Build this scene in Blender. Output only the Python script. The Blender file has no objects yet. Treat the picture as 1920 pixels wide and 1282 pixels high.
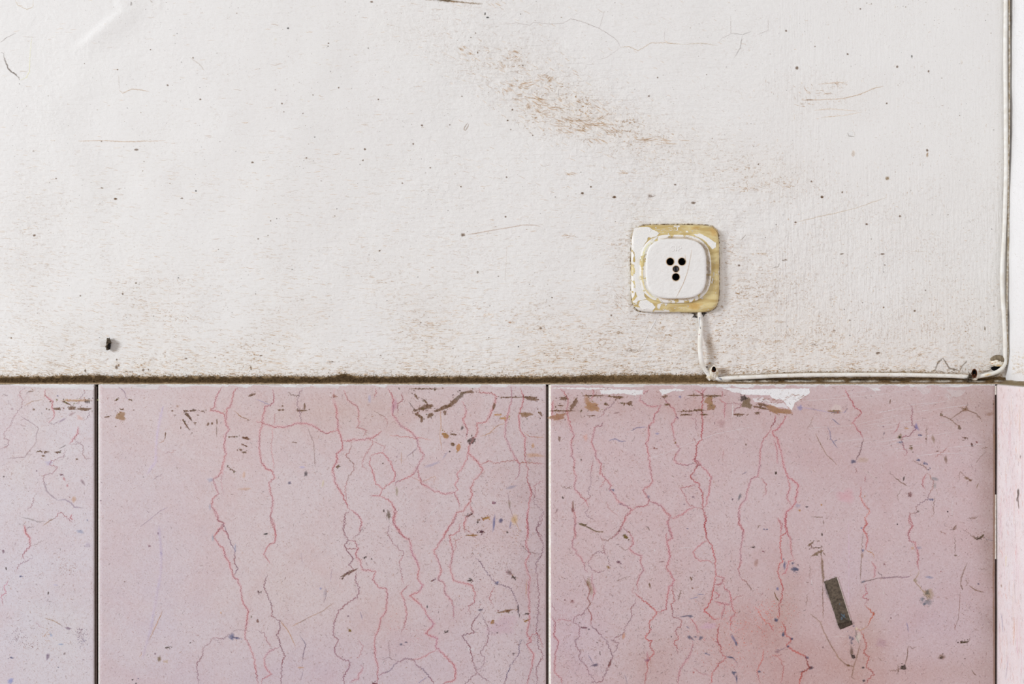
import bpy, bmesh, math, random
from mathutils import Vector, noise
from mathutils.geometry import tessellate_polygon

# ------------------------------------------------------------------ camera, world, lights, exposure
S = bpy.context.scene
D = 1.3                       # camera distance from the plaster
PX = 0.0005                   # metres per photo pixel on the plaster plane
ZT = 0.95                     # height of the top of the marble dado
ZC = ZT + (720 - 641) * PX    # camera height
cam_d = bpy.data.cameras.new('camera'); cam = bpy.data.objects.new('camera', cam_d)
S.collection.objects.link(cam)
cam.location = (0, -D, ZC); cam.rotation_euler = (math.pi / 2, 0, 0)
cam_d.sensor_width = 36; cam_d.lens = 36 * D / (1920 * PX); cam_d.clip_start = 0.02
S.camera = cam
w = bpy.data.worlds.new('world'); S.world = w; w.use_nodes = True
bg = w.node_tree.nodes['Background']; bg.inputs[0].default_value = (1.0, 0.955, 0.92, 1); bg.inputs[1].default_value = 0.43
def area(name, loc, target, size, power, col):
    l = bpy.data.lights.new(name, 'AREA'); l.shape = 'RECTANGLE'; l.size = size[0]; l.size_y = size[1]
    l.energy = power; l.color = col
    o = bpy.data.objects.new(name, l); S.collection.objects.link(o); o.location = loc
    o.rotation_euler = (Vector(target) - Vector(loc)).to_track_quat('-Z', 'Y').to_euler()
    return o
area('window_light', (-3.1, -2.15, 1.8), (0.1, 0, 0.95), (0.75, 1.1), 109, (0.91, 0.95, 1.0))
S.view_settings.view_transform = 'Standard'; S.view_settings.look = 'None'
S.view_settings.exposure = 0.0; S.view_settings.gamma = 1; S.view_settings.use_curve_mapping = False

R = random.Random(7)
def lin(c):
    return tuple(((v / 255) / 12.92 if v / 255 <= 0.04045 else (((v / 255) + 0.055) / 1.055) ** 2.4) for v in c)
def P(px, py, y=0.0):         # point at depth y seen at photo pixel (px, py)
    t = (y + D) / D
    return Vector(((px - 960) * PX * t, y, ZC + (641 - py) * PX * t))
def nz(x, y, s, seed=0.0):    # smooth noise over pixel coordinates
    return noise.noise(Vector((x / s + seed, y / s - seed, seed * 1.7)))
def sm(a, b, x):
    t = max(0.0, min(1.0, (x - a) / (b - a))); return t * t * (3 - 2 * t)

# ------------------------------------------------------------------ materials
class NT:
    def __init__(s, name):
        s.m = bpy.data.materials.new(name); s.m.use_nodes = True
        s.t = s.m.node_tree; s.b = s.t.nodes['Principled BSDF']; s.out = s.t.nodes['Material Output']
        s.co = s.n('ShaderNodeTexCoord').outputs['Object']
    def n(s, k, **kw):
        a = s.t.nodes.new(k)
        for q, v in kw.items(): setattr(a, q, v)
        return a
    def put(s, sock, v):
        if isinstance(v, bpy.types.NodeSocket): s.t.links.new(v, sock)
        else: sock.default_value = v
    def math(s, op, a, b=0.0, clamp=False):
        m = s.n('ShaderNodeMath', operation=op, use_clamp=clamp); s.put(m.inputs[0], a); s.put(m.inputs[1], b); return m.outputs[0]
    def noise(s, scale, detail=4, rough=0.5, stretch=None, dist=0.0, rot=(0, 0, 0)):
        co = s.co
        if stretch or rot != (0, 0, 0):
            mp = s.n('ShaderNodeMapping'); s.put(mp.inputs[0], co)
            mp.inputs['Scale'].default_value = stretch or (1, 1, 1); mp.inputs['Rotation'].default_value = rot; co = mp.outputs[0]
        x = s.n('ShaderNodeTexNoise'); s.put(x.inputs['Vector'], co)
        x.inputs['Scale'].default_value = scale; x.inputs['Detail'].default_value = detail
        x.inputs['Roughness'].default_value = rough; x.inputs['Distortion'].default_value = dist
        return x.outputs['Fac']
    def ramp(s, v, a, b, x=0.0, y=1.0):
        r = s.n('ShaderNodeMapRange', interpolation_type='SMOOTHSTEP'); s.put(r.inputs[0], v)
        for i, q in zip((1, 2, 3, 4), (a, b, x, y)): s.put(r.inputs[i], q)
        return r.outputs[0]
    def mix(s, f, a, b, mode='MIX'):
        m = s.n('ShaderNodeMix', data_type='RGBA', blend_type=mode, clamp_factor=True)
        s.put(m.inputs[0], f); s.put(m.inputs[6], a if isinstance(a, bpy.types.NodeSocket) else (*a, 1)); s.put(m.inputs[7], b if isinstance(b, bpy.types.NodeSocket) else (*b, 1))
        return m.outputs[2]
    def attr(s, name, out='Color'):
        return s.n('ShaderNodeAttribute', attribute_name=name).outputs[out]
    def bump(s, h, dist=0.001, strength=1.0):
        b = s.n('ShaderNodeBump'); b.inputs['Distance'].default_value = dist; b.inputs['Strength'].default_value = strength
        s.put(b.inputs['Height'], h); s.t.links.new(b.outputs[0], s.b.inputs['Normal'])
    def done(s, col, rough=0.5, spec=0.4, metal=0.0):
        s.put(s.b.inputs['Base Color'], col if isinstance(col, bpy.types.NodeSocket) else (*col, 1))
        s.put(s.b.inputs['Roughness'], rough); s.b.inputs['Specular IOR Level'].default_value = spec
        s.b.inputs['Metallic'].default_value = metal
        return s.m

def plaster_height(q):
    v = q.attr('stroke', 'Fac')
    lumps = q.noise(190, 3, 0.5, dist=0.6)
    hz = q.noise(240, 2, 0.5, stretch=(0.22, 1, 1.4), dist=0.5, rot=(0, 0.06, 0))
    vt = q.noise(300, 2, 0.5, stretch=(1.6, 1, 0.16), dist=0.3)
    st = q.n('ShaderNodeMix', data_type='FLOAT'); q.put(st.inputs[0], v); q.put(st.inputs[2], hz); q.put(st.inputs[3], vt)
    fine = q.noise(900, 3, 0.6)
    h = q.math('ADD', q.math('MULTIPLY', q.math('ADD', lumps, q.math('MULTIPLY', q.noise(85, 3, 0.5), 0.9)), 0.8), q.math('MULTIPLY', st.outputs[0], 0.75))
    h = q.math('ADD', h, q.math('MULTIPLY', fine, 0.13))
    return h, st.outputs[0], lumps
def m_plaster(name='old_white_plaster', ca=(238, 236, 233), cb=(233, 230, 228)):
    q = NT(name); h, st, lumps = plaster_height(q)
    d = q.attr('dirt', 'Fac')
    h = q.math('MULTIPLY', h, q.attr('relief', 'Fac'))
    q.bump(h, 0.00125, 1.0)
    base = q.mix(q.noise(9, 4), lin(ca), lin(cb))
    base = q.mix(q.ramp(q.noise(1500, 2), 0.62, 0.8), base, lin((205, 198, 188)))
    v = q.attr('stroke', 'Fac')
    hz = q.noise(150, 4, 0.62, stretch=(0.3, 1, 1.5), dist=1.2, rot=(0, 0.05, 0))
    iso = q.noise(230, 4, 0.62, dist=1.5)
    l1 = q.ramp(q.math('ABSOLUTE', q.math('SUBTRACT', hz, 0.47)), 0.030, 0.004)
    l2 = q.ramp(q.math('ABSOLUTE', q.math('SUBTRACT', iso, 0.46)), 0.028, 0.004)
    sel = q.n('ShaderNodeMix', data_type='FLOAT'); q.put(sel.inputs[0], v); q.put(sel.inputs[2], l1); q.put(sel.inputs[3], l2)
    brk = q.ramp(q.noise(420, 3, 0.6), 0.46, 0.58)
    cl = q.ramp(q.noise(34, 4, 0.6, dist=0.5), 0.38, 0.62, 0.35, 1.15)
    grit = q.math('MULTIPLY', q.ramp(q.noise(950, 3, 0.7), 0.54, 0.66), q.ramp(q.noise(160, 3, 0.6), 0.46, 0.62))
    f = q.math('ADD', q.math('MULTIPLY', sel.outputs[0], brk), q.math('MULTIPLY', grit, 0.55))
    f = q.math('MULTIPLY', f, q.math('MULTIPLY', q.math('MULTIPLY', cl, q.math('ADD', d, 0.05)), 1.15), True)
    col = q.mix(f, base, lin((160, 124, 84)))
    col = q.mix(q.math('MULTIPLY', d, 0.13), col, lin((206, 178, 138)))
    return q.done(col, 0.55, 0.35)
def m_marks(name, rough=0.5, breakup=0.35, bump=None):     # surface marks: colour and cover come from the mesh
    q = NT(name)
    if bump: h, _, _ = plaster_height(q); q.bump(h, 0.0012, 0.8)
    a = q.n('ShaderNodeAttribute', attribute_name='mark')
    nzv = q.ramp(q.noise(1300, 3, 0.6), 0.36, 0.56, 1 - breakup, 1.0)
    al = q.math('POWER', q.math('MULTIPLY', a.outputs['Alpha'], nzv, True), 0.52)
    col = q.mix(q.math('MULTIPLY', q.noise(1100, 3), 0.22), a.outputs['Color'], q.mix(1.0, a.outputs['Color'], (0.62, 0.6, 0.58), 'MULTIPLY'))
    sq = q.math('SQRT', q.math('SUBTRACT', 1.0, al, True))      # light passes a thin film twice
    vm = q.n('ShaderNodeVectorMath', operation='SCALE'); q.put(vm.inputs[0], col); q.put(vm.inputs['Scale'], q.math('ADD', sq, 1.0))
    mn = q.n('ShaderNodeVectorMath', operation='MINIMUM'); q.put(mn.inputs[0], vm.outputs[0]); mn.inputs[1].default_value = (.97, .97, .97)
    al = q.math('SUBTRACT', 1.0, sq)
    q.done(mn.outputs[0], rough, 0.3)
    tr = q.n('ShaderNodeBsdfTransparent'); mx = q.n('ShaderNodeMixShader')
    q.put(mx.inputs[0], al); q.t.links.new(tr.outputs[0], mx.inputs[1]); q.t.links.new(q.b.outputs[0], mx.inputs[2])
    q.t.links.new(mx.outputs[0], q.out.inputs[0])
    return q.m
def m_marble():
    q = NT('rose_marble')
    t = q.attr('tint')
    a = q.noise(14, 5, 0.6, dist=1.5)
    col = q.mix(q.ramp(a, 0.42, 0.66, 0, 0.6), t, q.mix(1.0, t, (0.97, 0.89, 0.88), 'MULTIPLY'))
    col = q.mix(q.ramp(q.noise(45, 5, 0.65, dist=2.0), 0.46, 0.66, 0, 0.45), col, q.mix(1.0, t, (0.92, 0.89, 0.90), 'MULTIPLY'))
    col = q.mix(q.ramp(q.noise(700, 4, 0.7), 0.50, 0.66, 0, 0.6), col, q.mix(1.0, t, (0.84, 0.73, 0.68), 'MULTIPLY'))
    col = q.mix(q.ramp(q.noise(420, 4, 0.7), 0.53, 0.66, 0, 0.5), col, q.mix(0.22, t, (1, 1, 1)))
    spk = q.ramp(q.noise(1700, 2, 0.5), 0.63, 0.72, 0, 0.7)
    col = q.mix(spk, col, lin((134, 98, 88)))
    q.bump(q.noise(600, 4), 0.00025, 0.4)
    return q.done(col, 0.48, 0.35)
def m_noisy(name, c1, c2, scale, rough=0.7, bd=0.0005, stretch=None, spec=0.3):
    q = NT(name); n = q.noise(scale, 5, 0.65, stretch)
    q.bump(n, bd, 0.9)
    return q.done(q.mix(q.ramp(n, 0.36, 0.64), lin(c1), lin(c2)), rough, spec)
M = dict(
    plaster=m_plaster(), plaster_lit=m_plaster('lit_white_plaster', (244, 243, 243), (240, 239, 240)), plaster_marks=m_marks('plaster_dirt_and_shade', 0.7, 0.45), marble=m_marble(),  # right wall's plaster lightened, its window light put into the colour
    marble_marks=m_marks('marble_veins', 0.5, 0.3), paint_marks=m_marks('flaked_paint_and_shade', 0.5, 0.1),
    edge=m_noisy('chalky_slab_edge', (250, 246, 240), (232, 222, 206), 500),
    grout=m_noisy('brown_joint_filler', (62, 50, 45), (84, 68, 60), 700),
    dark=m_noisy('dark_cavity', (16, 12, 11), (30, 24, 20), 400, 0.9),
    mortar=m_noisy('rough_backing', (120, 104, 88), (92, 80, 66), 200, 0.9),
    black=NT('black_cavity').done((0.004, 0.004, 0.004), 0.9, 0.1),
    cable=m_noisy('painted_cable', (242, 240, 235), (230, 225, 215), 120, 0.45, 0.0003),
    clip=m_noisy('painted_clip', (243, 238, 228), (196, 178, 148), 330, 0.55, 0.0004),
    crust=m_noisy('grimy_paint_crust', (226, 214, 190), (120, 98, 72), 420, 0.8, 0.0006),
    rust=m_noisy('rusty_iron', (44, 22, 14), (112, 62, 28), 900, 0.8, 0.0004),
    screw=m_noisy('dark_screw_metal', (26, 26, 32), (60, 60, 70), 900, 0.25, 0.0001, None, 0.8),
    tape=m_noisy('old_dark_tape', (76, 66, 56), (108, 96, 82), 420, 0.75, 0.0003),
    tapefold=m_noisy('dark_tape_end', (60, 50, 42), (88, 76, 64), 500, 0.8, 0.0003),
    dust=m_noisy('grey_dust', (112, 98, 80), (150, 136, 112), 500, 0.95, 0.0006),
    hair=m_noisy('dust_fibres', (70, 58, 44), (98, 84, 66), 900, 0.9),
    stub=m_noisy('crusty_dark_stub', (50, 42, 34), (120, 106, 88), 800, 0.9, 0.0005),
    floor=m_noisy('grey_floor', (150, 140, 130), (170, 160, 150), 20, 0.6),
)
def m_trim():
    q = NT('grimy_ledge'); t = q.attr('tint'); n = q.noise(900, 5, 0.7)
    q.bump(q.math('ADD', n, q.noise(300, 3)), 0.0011, 1.0)
    col = q.mix(q.ramp(n, 0.5, 0.36, 0, 0.8), t, q.mix(1.0, t, (0.35, 0.32, 0.28), 'MULTIPLY'))
    col = q.mix(q.ramp(n, 0.58, 0.72, 0, 0.6), col, q.mix(1.0, t, (1.8, 1.75, 1.6), 'MULTIPLY'))
    return q.done(col, 0.9, 0.15)
M['trim'] = m_trim()
def m_peel(name, lo, hi):
    q = NT(name); n = q.noise(130, 5, 0.6, dist=0.8)
    f = q.ramp(q.math('ADD', n, q.math('MULTIPLY', q.attr('dirt', 'Fac'), 0.35)), lo, hi)
    q.bump(q.math('ADD', q.math('MULTIPLY', f, 1.0), q.math('MULTIPLY', q.noise(420, 3), 0.35)), 0.0004, 0.8)
    cream = q.mix(q.ramp(q.noise(70, 5, 0.6, stretch=(0.6, 1, 2.2), dist=0.6), 0.38, 0.62), lin((224, 206, 152)), lin((196, 170, 110)))
    return q.done(q.mix(f, cream, lin((238, 234, 228))), 0.42, 0.4)
M['cream'] = m_peel('cream_plastic', 0.62, 0.635)
M['ring'] = m_peel('peeling_paint_on_cream', 0.44, 0.455)
def m_coverpaint():
    q = NT('thick_white_paint')
    q.bump(q.math('ADD', q.noise(230, 4), q.math('MULTIPLY', q.noise(700, 4, 0.6, (0.5, 1, 1.4)), 0.4)), 0.0009, 0.8)
    return q.done(q.mix(q.noise(120, 4), lin((242, 240, 237)), lin((234, 231, 227))), 0.45, 0.4)
M['cover'] = m_coverpaint()

# ------------------------------------------------------------------ mesh helper
class MB:
    def __init__(s, origin=(0, 0, 0)):
        s.v = []; s.f = []; s.fm = []; s.a = {'mark': {}, 'tint': {}, 'dirt': {}, 'stroke': {}, 'relief': {}}; s.o = Vector(origin); s.k = 0; s.sm = []; s.pm = 1
    def add(s, p): s.v.append(Vector(p) - s.o); return len(s.v) - 1
    def face(s, ids, m=0, smooth=True): s.f.append(ids); s.fm.append(m); s.sm.append(smooth)
    def build(s, name, mats, parent=None):
        me = bpy.data.meshes.new(name); me.from_pydata([tuple(v) for v in s.v], [], s.f)
        for m in mats: me.materials.append(M[m])
        me.polygons.foreach_set('material_index', s.fm); me.polygons.foreach_set('use_smooth', s.sm)
        n = len(s.v)
        for k in ('mark', 'tint'):
            if s.a[k]:
                at = me.attributes.new(k, 'FLOAT_COLOR', 'POINT'); buf = [0.0] * (4 * n)
                for i, c in s.a[k].items(): buf[4 * i:4 * i + 4] = c
                at.data.foreach_set('color', buf)
        for k in ('dirt', 'stroke', 'relief'):
            if s.a[k]:
                at = me.attributes.new(k, 'FLOAT', 'POINT'); buf = [0.0] * n
                for i, c in s.a[k].items(): buf[i] = c
                at.data.foreach_set('value', buf)
        me.update()
        o = bpy.data.objects.new(name, me); S.collection.objects.link(o)
        if parent: o.parent = parent
        else: o.location = s.o
        if parent: o.location = s.o - parent.location
        return o
    def grid(s, rows, m=0, close=False):          # rows: list of lists of points
        ids = [[s.add(p) for p in r] for r in rows]
        for i in range(len(ids) - 1):
            for j in range(len(ids[i]) - (0 if close else 1)):
                j2 = (j + 1) % len(ids[i]); s.face((ids[i][j], ids[i][j2], ids[i + 1][j2], ids[i + 1][j]), m)
        return ids
    def box(s, a, b, m=0):
        c = [s.add((x, y, z)) for x in (a[0], b[0]) for y in (a[1], b[1]) for z in (a[2], b[2])]
        for q in ((0, 1, 3, 2), (4, 6, 7, 5), (0, 4, 5, 1), (2, 3, 7, 6), (0, 2, 6, 4), (1, 5, 7, 3)): s.face(tuple(c[i] for i in q), m, False)
    # ---- marks lying on a surface; surf(px, py, off) -> world point
    def layer(s): s.k += 1; return 0.00007 + (s.k % 12) * 0.000016
    def vert(s, surf, x, y, off, col, a):
        i = s.add(surf(x, y, off)); s.a['mark'][i] = (*col, a); return i
    def ribbon(s, surf, pts, w, col, a=0.8, jag=0.0, step=2.6, m=1, taper=0.25, core=0.0, col2=None):
        c1 = lin(col); c2 = lin(col2) if col2 else c1
        off = s.layer(); L = []
        for (x0, y0), (x1, y1) in zip(pts, pts[1:]):
            n = max(1, int(math.hypot(x1 - x0, y1 - y0) / step))
            L += [(x0 + (x1 - x0) * i / n, y0 + (y1 - y0) * i / n) for i in range(n)]
        L.append(pts[-1]); N = len(L)
        if N < 2: return
        dr = []
        for i in range(N):
            a0 = L[max(0, i - 2)]; a1 = L[min(N - 1, i + 2)]; dx, dy = a1[0] - a0[0], a1[1] - a0[1]; l = math.hypot(dx, dy) or 1
            dr.append((dx / l, dy / l))
        sgn = 1; Q = []
        for i in range(N):
            if R.random() < 0.7: sgn = -sgn
            o = sgn * R.uniform(0.2, 1.0) * jag if 0 < i < N - 1 else 0
            o += nz(L[i][0], L[i][1], 9, 3.1) * jag * 1.2
            Q.append((L[i][0] - dr[i][1] * o, L[i][1] + dr[i][0] * o))
        prev = None
        for i in range(N):
            t = i / (N - 1); e = min(1, min(t, 1 - t) / taper + 0.12) if taper else 1
            if taper and N > 30: e = min(1, min(i, N - 1 - i) / 7 + 0.2)
            nx, ny = -dr[i][1], dr[i][0]; ww = w * e * R.uniform(0.6, 1.25)
            f = 0.5 + 0.5 * nz(Q[i][0], Q[i][1], 22, 1.3) * 2.2; f = max(0, min(1, f))
            cc = tuple(p + (r - p) * f for p, r in zip(c1, c2))
            al = a * R.uniform(0.62, 1.0) * (0.75 + 0.5 * nz(Q[i][0], Q[i][1], 30, 8.0)) * (0.5 + 0.5 * e)
            x, y = Q[i]
            if core:
                cur = [s.vert(surf, x + nx * k, y + ny * k, off, cc, q) for k, q in ((-ww - 0.5, 0), (-ww * core, al), (ww * core, al), (ww + 0.5, 0))]
            else:
                cur = [s.vert(surf, x + nx * k, y + ny * k, off, cc, q) for k, q in ((-ww - 0.35, 0), (0, min(1, al * 1.25)), (ww + 0.35, 0))]
            if prev:
                for j in range(len(cur) - 1): s.face((prev[j], prev[j + 1], cur[j + 1], cur[j]), m)
            prev = cur
    def blob(s, surf, x, y, rx, ry, rot=0, col=(110, 85, 60), a=0.85, soft=0.35, rag=0.35, n=None, m=1):
        c = lin(col); off = s.layer(); n = n or max(12, min(48, int((rx + ry) * 3))); sq = .86 if soft < .3 else 1; r = math.radians(rot); sd = R.uniform(0, 50)
        ctr = s.vert(surf, x, y, off, c, a); A = []; B = []
        for i in range(n):
            th = 2 * math.pi * i / n
            k = 1 + rag * (1.5 * noise.noise(Vector((math.cos(th) * 1.3 + sd, math.sin(th) * 1.3, sd))) + R.uniform(-0.3, 0.3))
            k = max(0.25, k); u = rx * k * math.copysign(abs(math.cos(th)) ** sq, math.cos(th)); v = ry * k * math.copysign(abs(math.sin(th)) ** sq, math.sin(th))
            du, dv = u * math.cos(r) - v * math.sin(r), u * math.sin(r) + v * math.cos(r)
            i0 = 1 - soft
            A.append(s.vert(surf, x + du * i0, y + dv * i0, off, c, a * R.uniform(0.75, 1)))
            B.append(s.vert(surf, x + du * (1 + 0.3 * soft), y + dv * (1 + 0.3 * soft), off, c, 0))
        for i in range(n):
            j = (i + 1) % n; s.face((ctr, A[i], A[j]), m); s.face((A[i], B[i], B[j], A[j]), m)
    def dash(s, surf, x, y, l, wd, ang, col, a, m=1):
        c = lin(col); off = s.layer(); ca, sa = math.cos(ang), math.sin(ang); n = 2 if l < 1.3 else 4; prev = None
        for i in range(n + 1):
            t = i / n; u = (2 * t - 1) * l; v = R.uniform(-.55, .55) * min(1.2, l * .4); e = min(1, 4 * t * (1 - t) + .3); cur = []
            for k, al in ((-1, 0), (0, a * e * R.uniform(.5, 1)), (1, 0)):
                vv = v + k * wd * e
                cur.append(s.vert(surf, x + u * ca - vv * sa, y + u * sa + vv * ca, off, c, al))
            if prev:
                for j in (0, 1): s.face((prev[j], prev[j + 1], cur[j + 1], cur[j]), m)
            prev = cur
    def poly(s, surf, pts, col, a=1.0, rag=1.0, m=None, off=None, step=3.0):   # crisp ragged patch
        m = s.pm if m is None else m
        c = lin(col); off = off or s.layer(); L = []
        for i in range(len(pts)):
            (x0, y0), (x1, y1) = pts[i], pts[(i + 1) % len(pts)]; n = max(1, int(math.hypot(x1 - x0, y1 - y0) / step))
            for k in range(n):
                L.append((x0 + (x1 - x0) * k / n + R.uniform(-rag, rag), y0 + (y1 - y0) * k / n + R.uniform(-rag, rag)))
        ids = [s.vert(surf, x, y, off, c, a) for x, y in L]
        for t in tessellate_polygon([[Vector((x, y, 0)) for x, y in L]]): s.face(tuple(ids[i] for i in t), m)
    def tube(s, pts, rad, m=0, seg=12, sub=6, wob=0.0):
        pts = [Vector(p) for p in pts]; L = []; RR = []
        rr = rad if isinstance(rad, (list, tuple)) else [rad] * len(pts)
        for i in range(len(pts) - 1):
            p0 = pts[max(0, i - 1)]; p1 = pts[i]; p2 = pts[i + 1]; p3 = pts[min(len(pts) - 1, i + 2)]
            for k in range(sub):
                t = k / sub
                L.append(0.5 * ((2 * p1) + (p2 - p0) * t + (2 * p0 - 5 * p1 + 4 * p2 - p3) * t * t + (3 * p1 - p0 - 3 * p2 + p3) * t ** 3))
                RR.append(rr[i] + (rr[i + 1] - rr[i]) * t)
        L.append(pts[-1]); RR.append(rr[-1]); rows = []; up = Vector((0.02, -1, 0.01)).normalized()
        for i in range(len(L)):
            d = (L[min(len(L) - 1, i + 1)] - L[max(0, i - 1)]).normalized()
            a = up - d * up.dot(d)
            if a.length < 1e-3: a = Vector((1, 0, 0))
            a.normalize(); b = d.cross(a); up = a
            rows.append([L[i] + (a * math.cos(q) + b * math.sin(q)) * RR[i] * (1 + wob * noise.noise(Vector((i * 0.12, math.cos(q) * 1.2, math.sin(q) * 1.2))))
                         for q in (2 * math.pi * k / seg for k in range(seg))])
        ids = s.grid(rows, m, True)
        s.face(tuple(ids[0][::-1]), m); s.face(tuple(ids[-1]), m)
        return ids
    def dome(s, c, rx, ry, rz, m=0, n=18, k=9, rag=0.12, seed=0.0):      # lump on the wall: full ellipsoid, bulging to -y
        rows = []
        for i in range(1, k * 2):
            ph = math.pi * i / (k * 2)
            rows.append([Vector(c) + Vector((rx * math.sin(ph) * math.cos(t), -ry * math.cos(ph), rz * math.sin(ph) * math.sin(t))) *
                         (1 + rag * noise.noise(Vector((math.cos(t) * 1.5 + seed, math.sin(t) * 1.5, ph)))) for t in (2 * math.pi * j / n for j in range(n))])
        ids = s.grid(rows, m, True)
        a = s.add(Vector(c) + Vector((0, -ry, 0))); b = s.add(Vector(c) + Vector((0, ry, 0)))
        for j in range(n):
            s.face((a, ids[0][(j + 1) % n], ids[0][j]), m); s.face((b, ids[-1][j], ids[-1][(j + 1) % n]), m)
def tag(o, label=None, cat=None, group=None, kind=None):
    if label: o['label'] = label
    if cat: o['category'] = cat
    if group: o['group'] = group
    if kind: o['kind'] = kind
    return o
def empty(name, loc):
    o = bpy.data.objects.new(name, None); S.collection.objects.link(o); o.location = loc; o.empty_display_size = 0.02; return o
def zoomed(ox, oy, sc): return lambda pts: [(ox + x / sc, oy + y / sc) for x, y in pts]

RX = (1897 - 960) * PX                    # face of the right-hand plaster
SLABY = -0.010                            # front face of the marble
SX = (1868 - 960) * PX * (SLABY + D) / D  # face of the right-hand marble

# ------------------------------------------------------------------ back wall: plaster
def height(x, y):                         # outward swell of the plaster, metres
    h = 0.0016 * nz(x, y, 260, 2.0) + 0.0007 * nz(x, y, 70, 5.0)
    # broken blister crease, top left
    t = ((x - 147) * (245 - 147) + (y - 90) * (10 - 90)) / (98 ** 2 + 80 ** 2)
    d = ((x - 147) * 80 + (y - 90) * 98) / math.hypot(98, 80)
    if -0.2 < t < 1.6: h += 0.0014 * math.exp(-(d / 26) ** 2) * (1 if d > 0 else math.exp(-(d / 7) ** 2) if d < 0 else 1) * sm(-0.2, 0.3, t)
    h += 0.0014 * sm(640, 712, y)
    h += 0.0007 * math.exp(-((x - 1100 - (y - 190) * 1.6) / 60) ** 2) * math.exp(-((y - 190) / 110) ** 2) * (0.5 + nz(x, y, 18, 4))
    h += 0.0009 * nz(x, y, 24, 9.0) * sm(1180, 1240, x) * sm(1520, 1420, x) * sm(280, 400, y)
    # rim of paint round the socket
    r = max(abs(x - 1266), abs(y - 503)) - 84
    if 0 <= r < 20: h += 0.0008 * math.exp(-(r / 5) ** 2)
    if x > 1889: h -= 0.004 * sm(1889, 1895, x)
    return h
def wallsurf(px, py, off=0.0):
    p = P(px, py, -height(px, py) - off); return p
def dirt(x, y):
    n1 = 0.5 + 0.9 * nz(x, y, 120, 11); n1 = max(0, min(1.2, n1))
    v = 0.06 + 0.16 * sm(150, 500, y) * n1 + 0.35 * sm(420, 690, y) * n1 + 0.45 * sm(640, 706, y)
    v += 0.25 * sm(700, 1100, x) * sm(480, 700, y)
    for cx, cy, rx, ry, k in ((960, 120, 90, 40, .5), (1030, 190, 80, 45, .9), (1110, 225, 90, 35, .8), (1200, 262, 90, 40, .5), (1330, 300, 110, 60, .35), (1450, 330, 80, 40, .4),
                              (1180, 500, 50, 110, .4), (1410, 560, 110, 110, .45), (1320, 660, 60, 50, .5), (1540, 640, 200, 60, .3), (900, 8, 90, 12, .5), (1540, 180, 110, 40, .25), (800, 60, 140, 40, .2)):
        v += k * math.exp(-(((x - cx) / rx) ** 2 + ((y - cy) / ry) ** 2))
    v += 0.12 * sm(1300, 1500, x) * sm(100, 400, y)
    return max(0.0, min(1.0, v * (1 - 0.65 * sm(500, 150, x) * sm(420, 150, y))))
def spaced(lo, hi, a, b, fine, coarse):
    L = []; x = lo
    while x < hi - 1e-6: L.append(x); x += fine if a <= x < b else coarse
    L.append(hi); return L
wb = MB((-0.2, 0, 0))
xs = spaced(-700, 1897, -30, 1897, 4, 40); ys = spaced(-1180, 708, -30, 708, 4, 60)
def wall_pt(x, y): return Vector(((x - 960) * PX, -height(x, y), ZC + (641 - y) * PX))
ids = wb.grid([[wall_pt(x, y) for x in xs] for y in ys], 0)
for i, y in enumerate(ys):
    for j, x in enumerate(xs):
        wb.a['dirt'][ids[i][j]] = dirt(x, y)
        wb.a['relief'][ids[i][j]] = min(1.25, 0.3 + 0.25 * sm(600, 900, x) + 0.45 * sm(1100, 1230, x) * sm(260, 420, y) - 0.25 * sm(1450, 1600, x) + 0.8 * math.exp(-(((x - 1110 - (y - 225) * 1.4) / 150) ** 2 + ((y - 200) / 130) ** 2)) + 0.25 * sm(640, 700, y) + 0.15 * nz(x, y, 150, 31))
        wb.a['stroke'][ids[i][j]] = sm(1380, 1500, x) * (1 - 0.7 * sm(620, 680, y)) * 0.9
x0, x1 = (xs[0] - 960) * PX, RX
# flat backing behind the marble, back and sides of the wall
y1 = ZC + (641 - 708) * PX
low = [wb.add((x, 0.0, y1 - 0.001)) for x in (x0, x1)] ; lowb = [wb.add((x, 0.0, 0)) for x in (x0, x1)]
wb.face((low[0], low[1], lowb[1], lowb[0]), 2, False)
wb.box((x0, 0.012, 0), (x1 + 0.12, 0.12, ZC + (641 + 1180) * PX), 2)

def wl(sc, ox, oy, pts): return [(ox + x / sc, oy + y / sc) for x, y in pts]
BR = (128, 98, 66); DK = (60, 46, 36); GY = (150, 144, 140)
# cracks and lines
def P1(*p): return wl(3, 0, 0, p)
def P2(*p): return wl(3, 640, 0, p)
def P3(*p): return wl(3, 1280, 0, p)
def P4(*p): return wl(3, 0, 360, p)
def P5(*p): return wl(3, 600, 360, p)
def P6(*p): return wl(3, 1280, 360, p)
WR = lambda pts, w, col, a, jag=0.4, **k: wb.ribbon(wallsurf, pts, w, col, a, jag, **k)
WR(P1((85, 0), (100, 30), (150, 52), (185, 40), (187, 0)), 0.7, (180, 165, 140), .7)
WR(P1((0, 240), (40, 210), (90, 185)), 0.7, (140, 130, 125), .7)
WR(P1((5, 295), (20, 297), (30, 345), (50, 390), (105, 435), (110, 452)), 1.5, (88, 72, 58), .95, 0.7)
WR(P1((110, 452), (150, 435), (165, 400), (168, 300), (180, 205)), 0.7, (222, 210, 170), .8)
WR(P1((125, 205), (160, 208), (200, 210)), 0.6, (170, 160, 150), .5)
WR(P1((50, 290), (80, 280), (110, 278)), 0.6, (190, 180, 175), .5)
WR(P1((728, 0), (738, 15), (735, 32)), 1.0, (90, 80, 74), .9)
WR(P1((845, 0), (856, 15)), 1.0, (120, 100, 80), .8)
WR(P1((665, 420), (670, 500)), 0.6, (185, 178, 172), .6)
WR(P1((670, 505), (690, 525), (740, 500), (790, 505), (840, 515)), 0.9, (170, 145, 115), .6)
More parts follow.
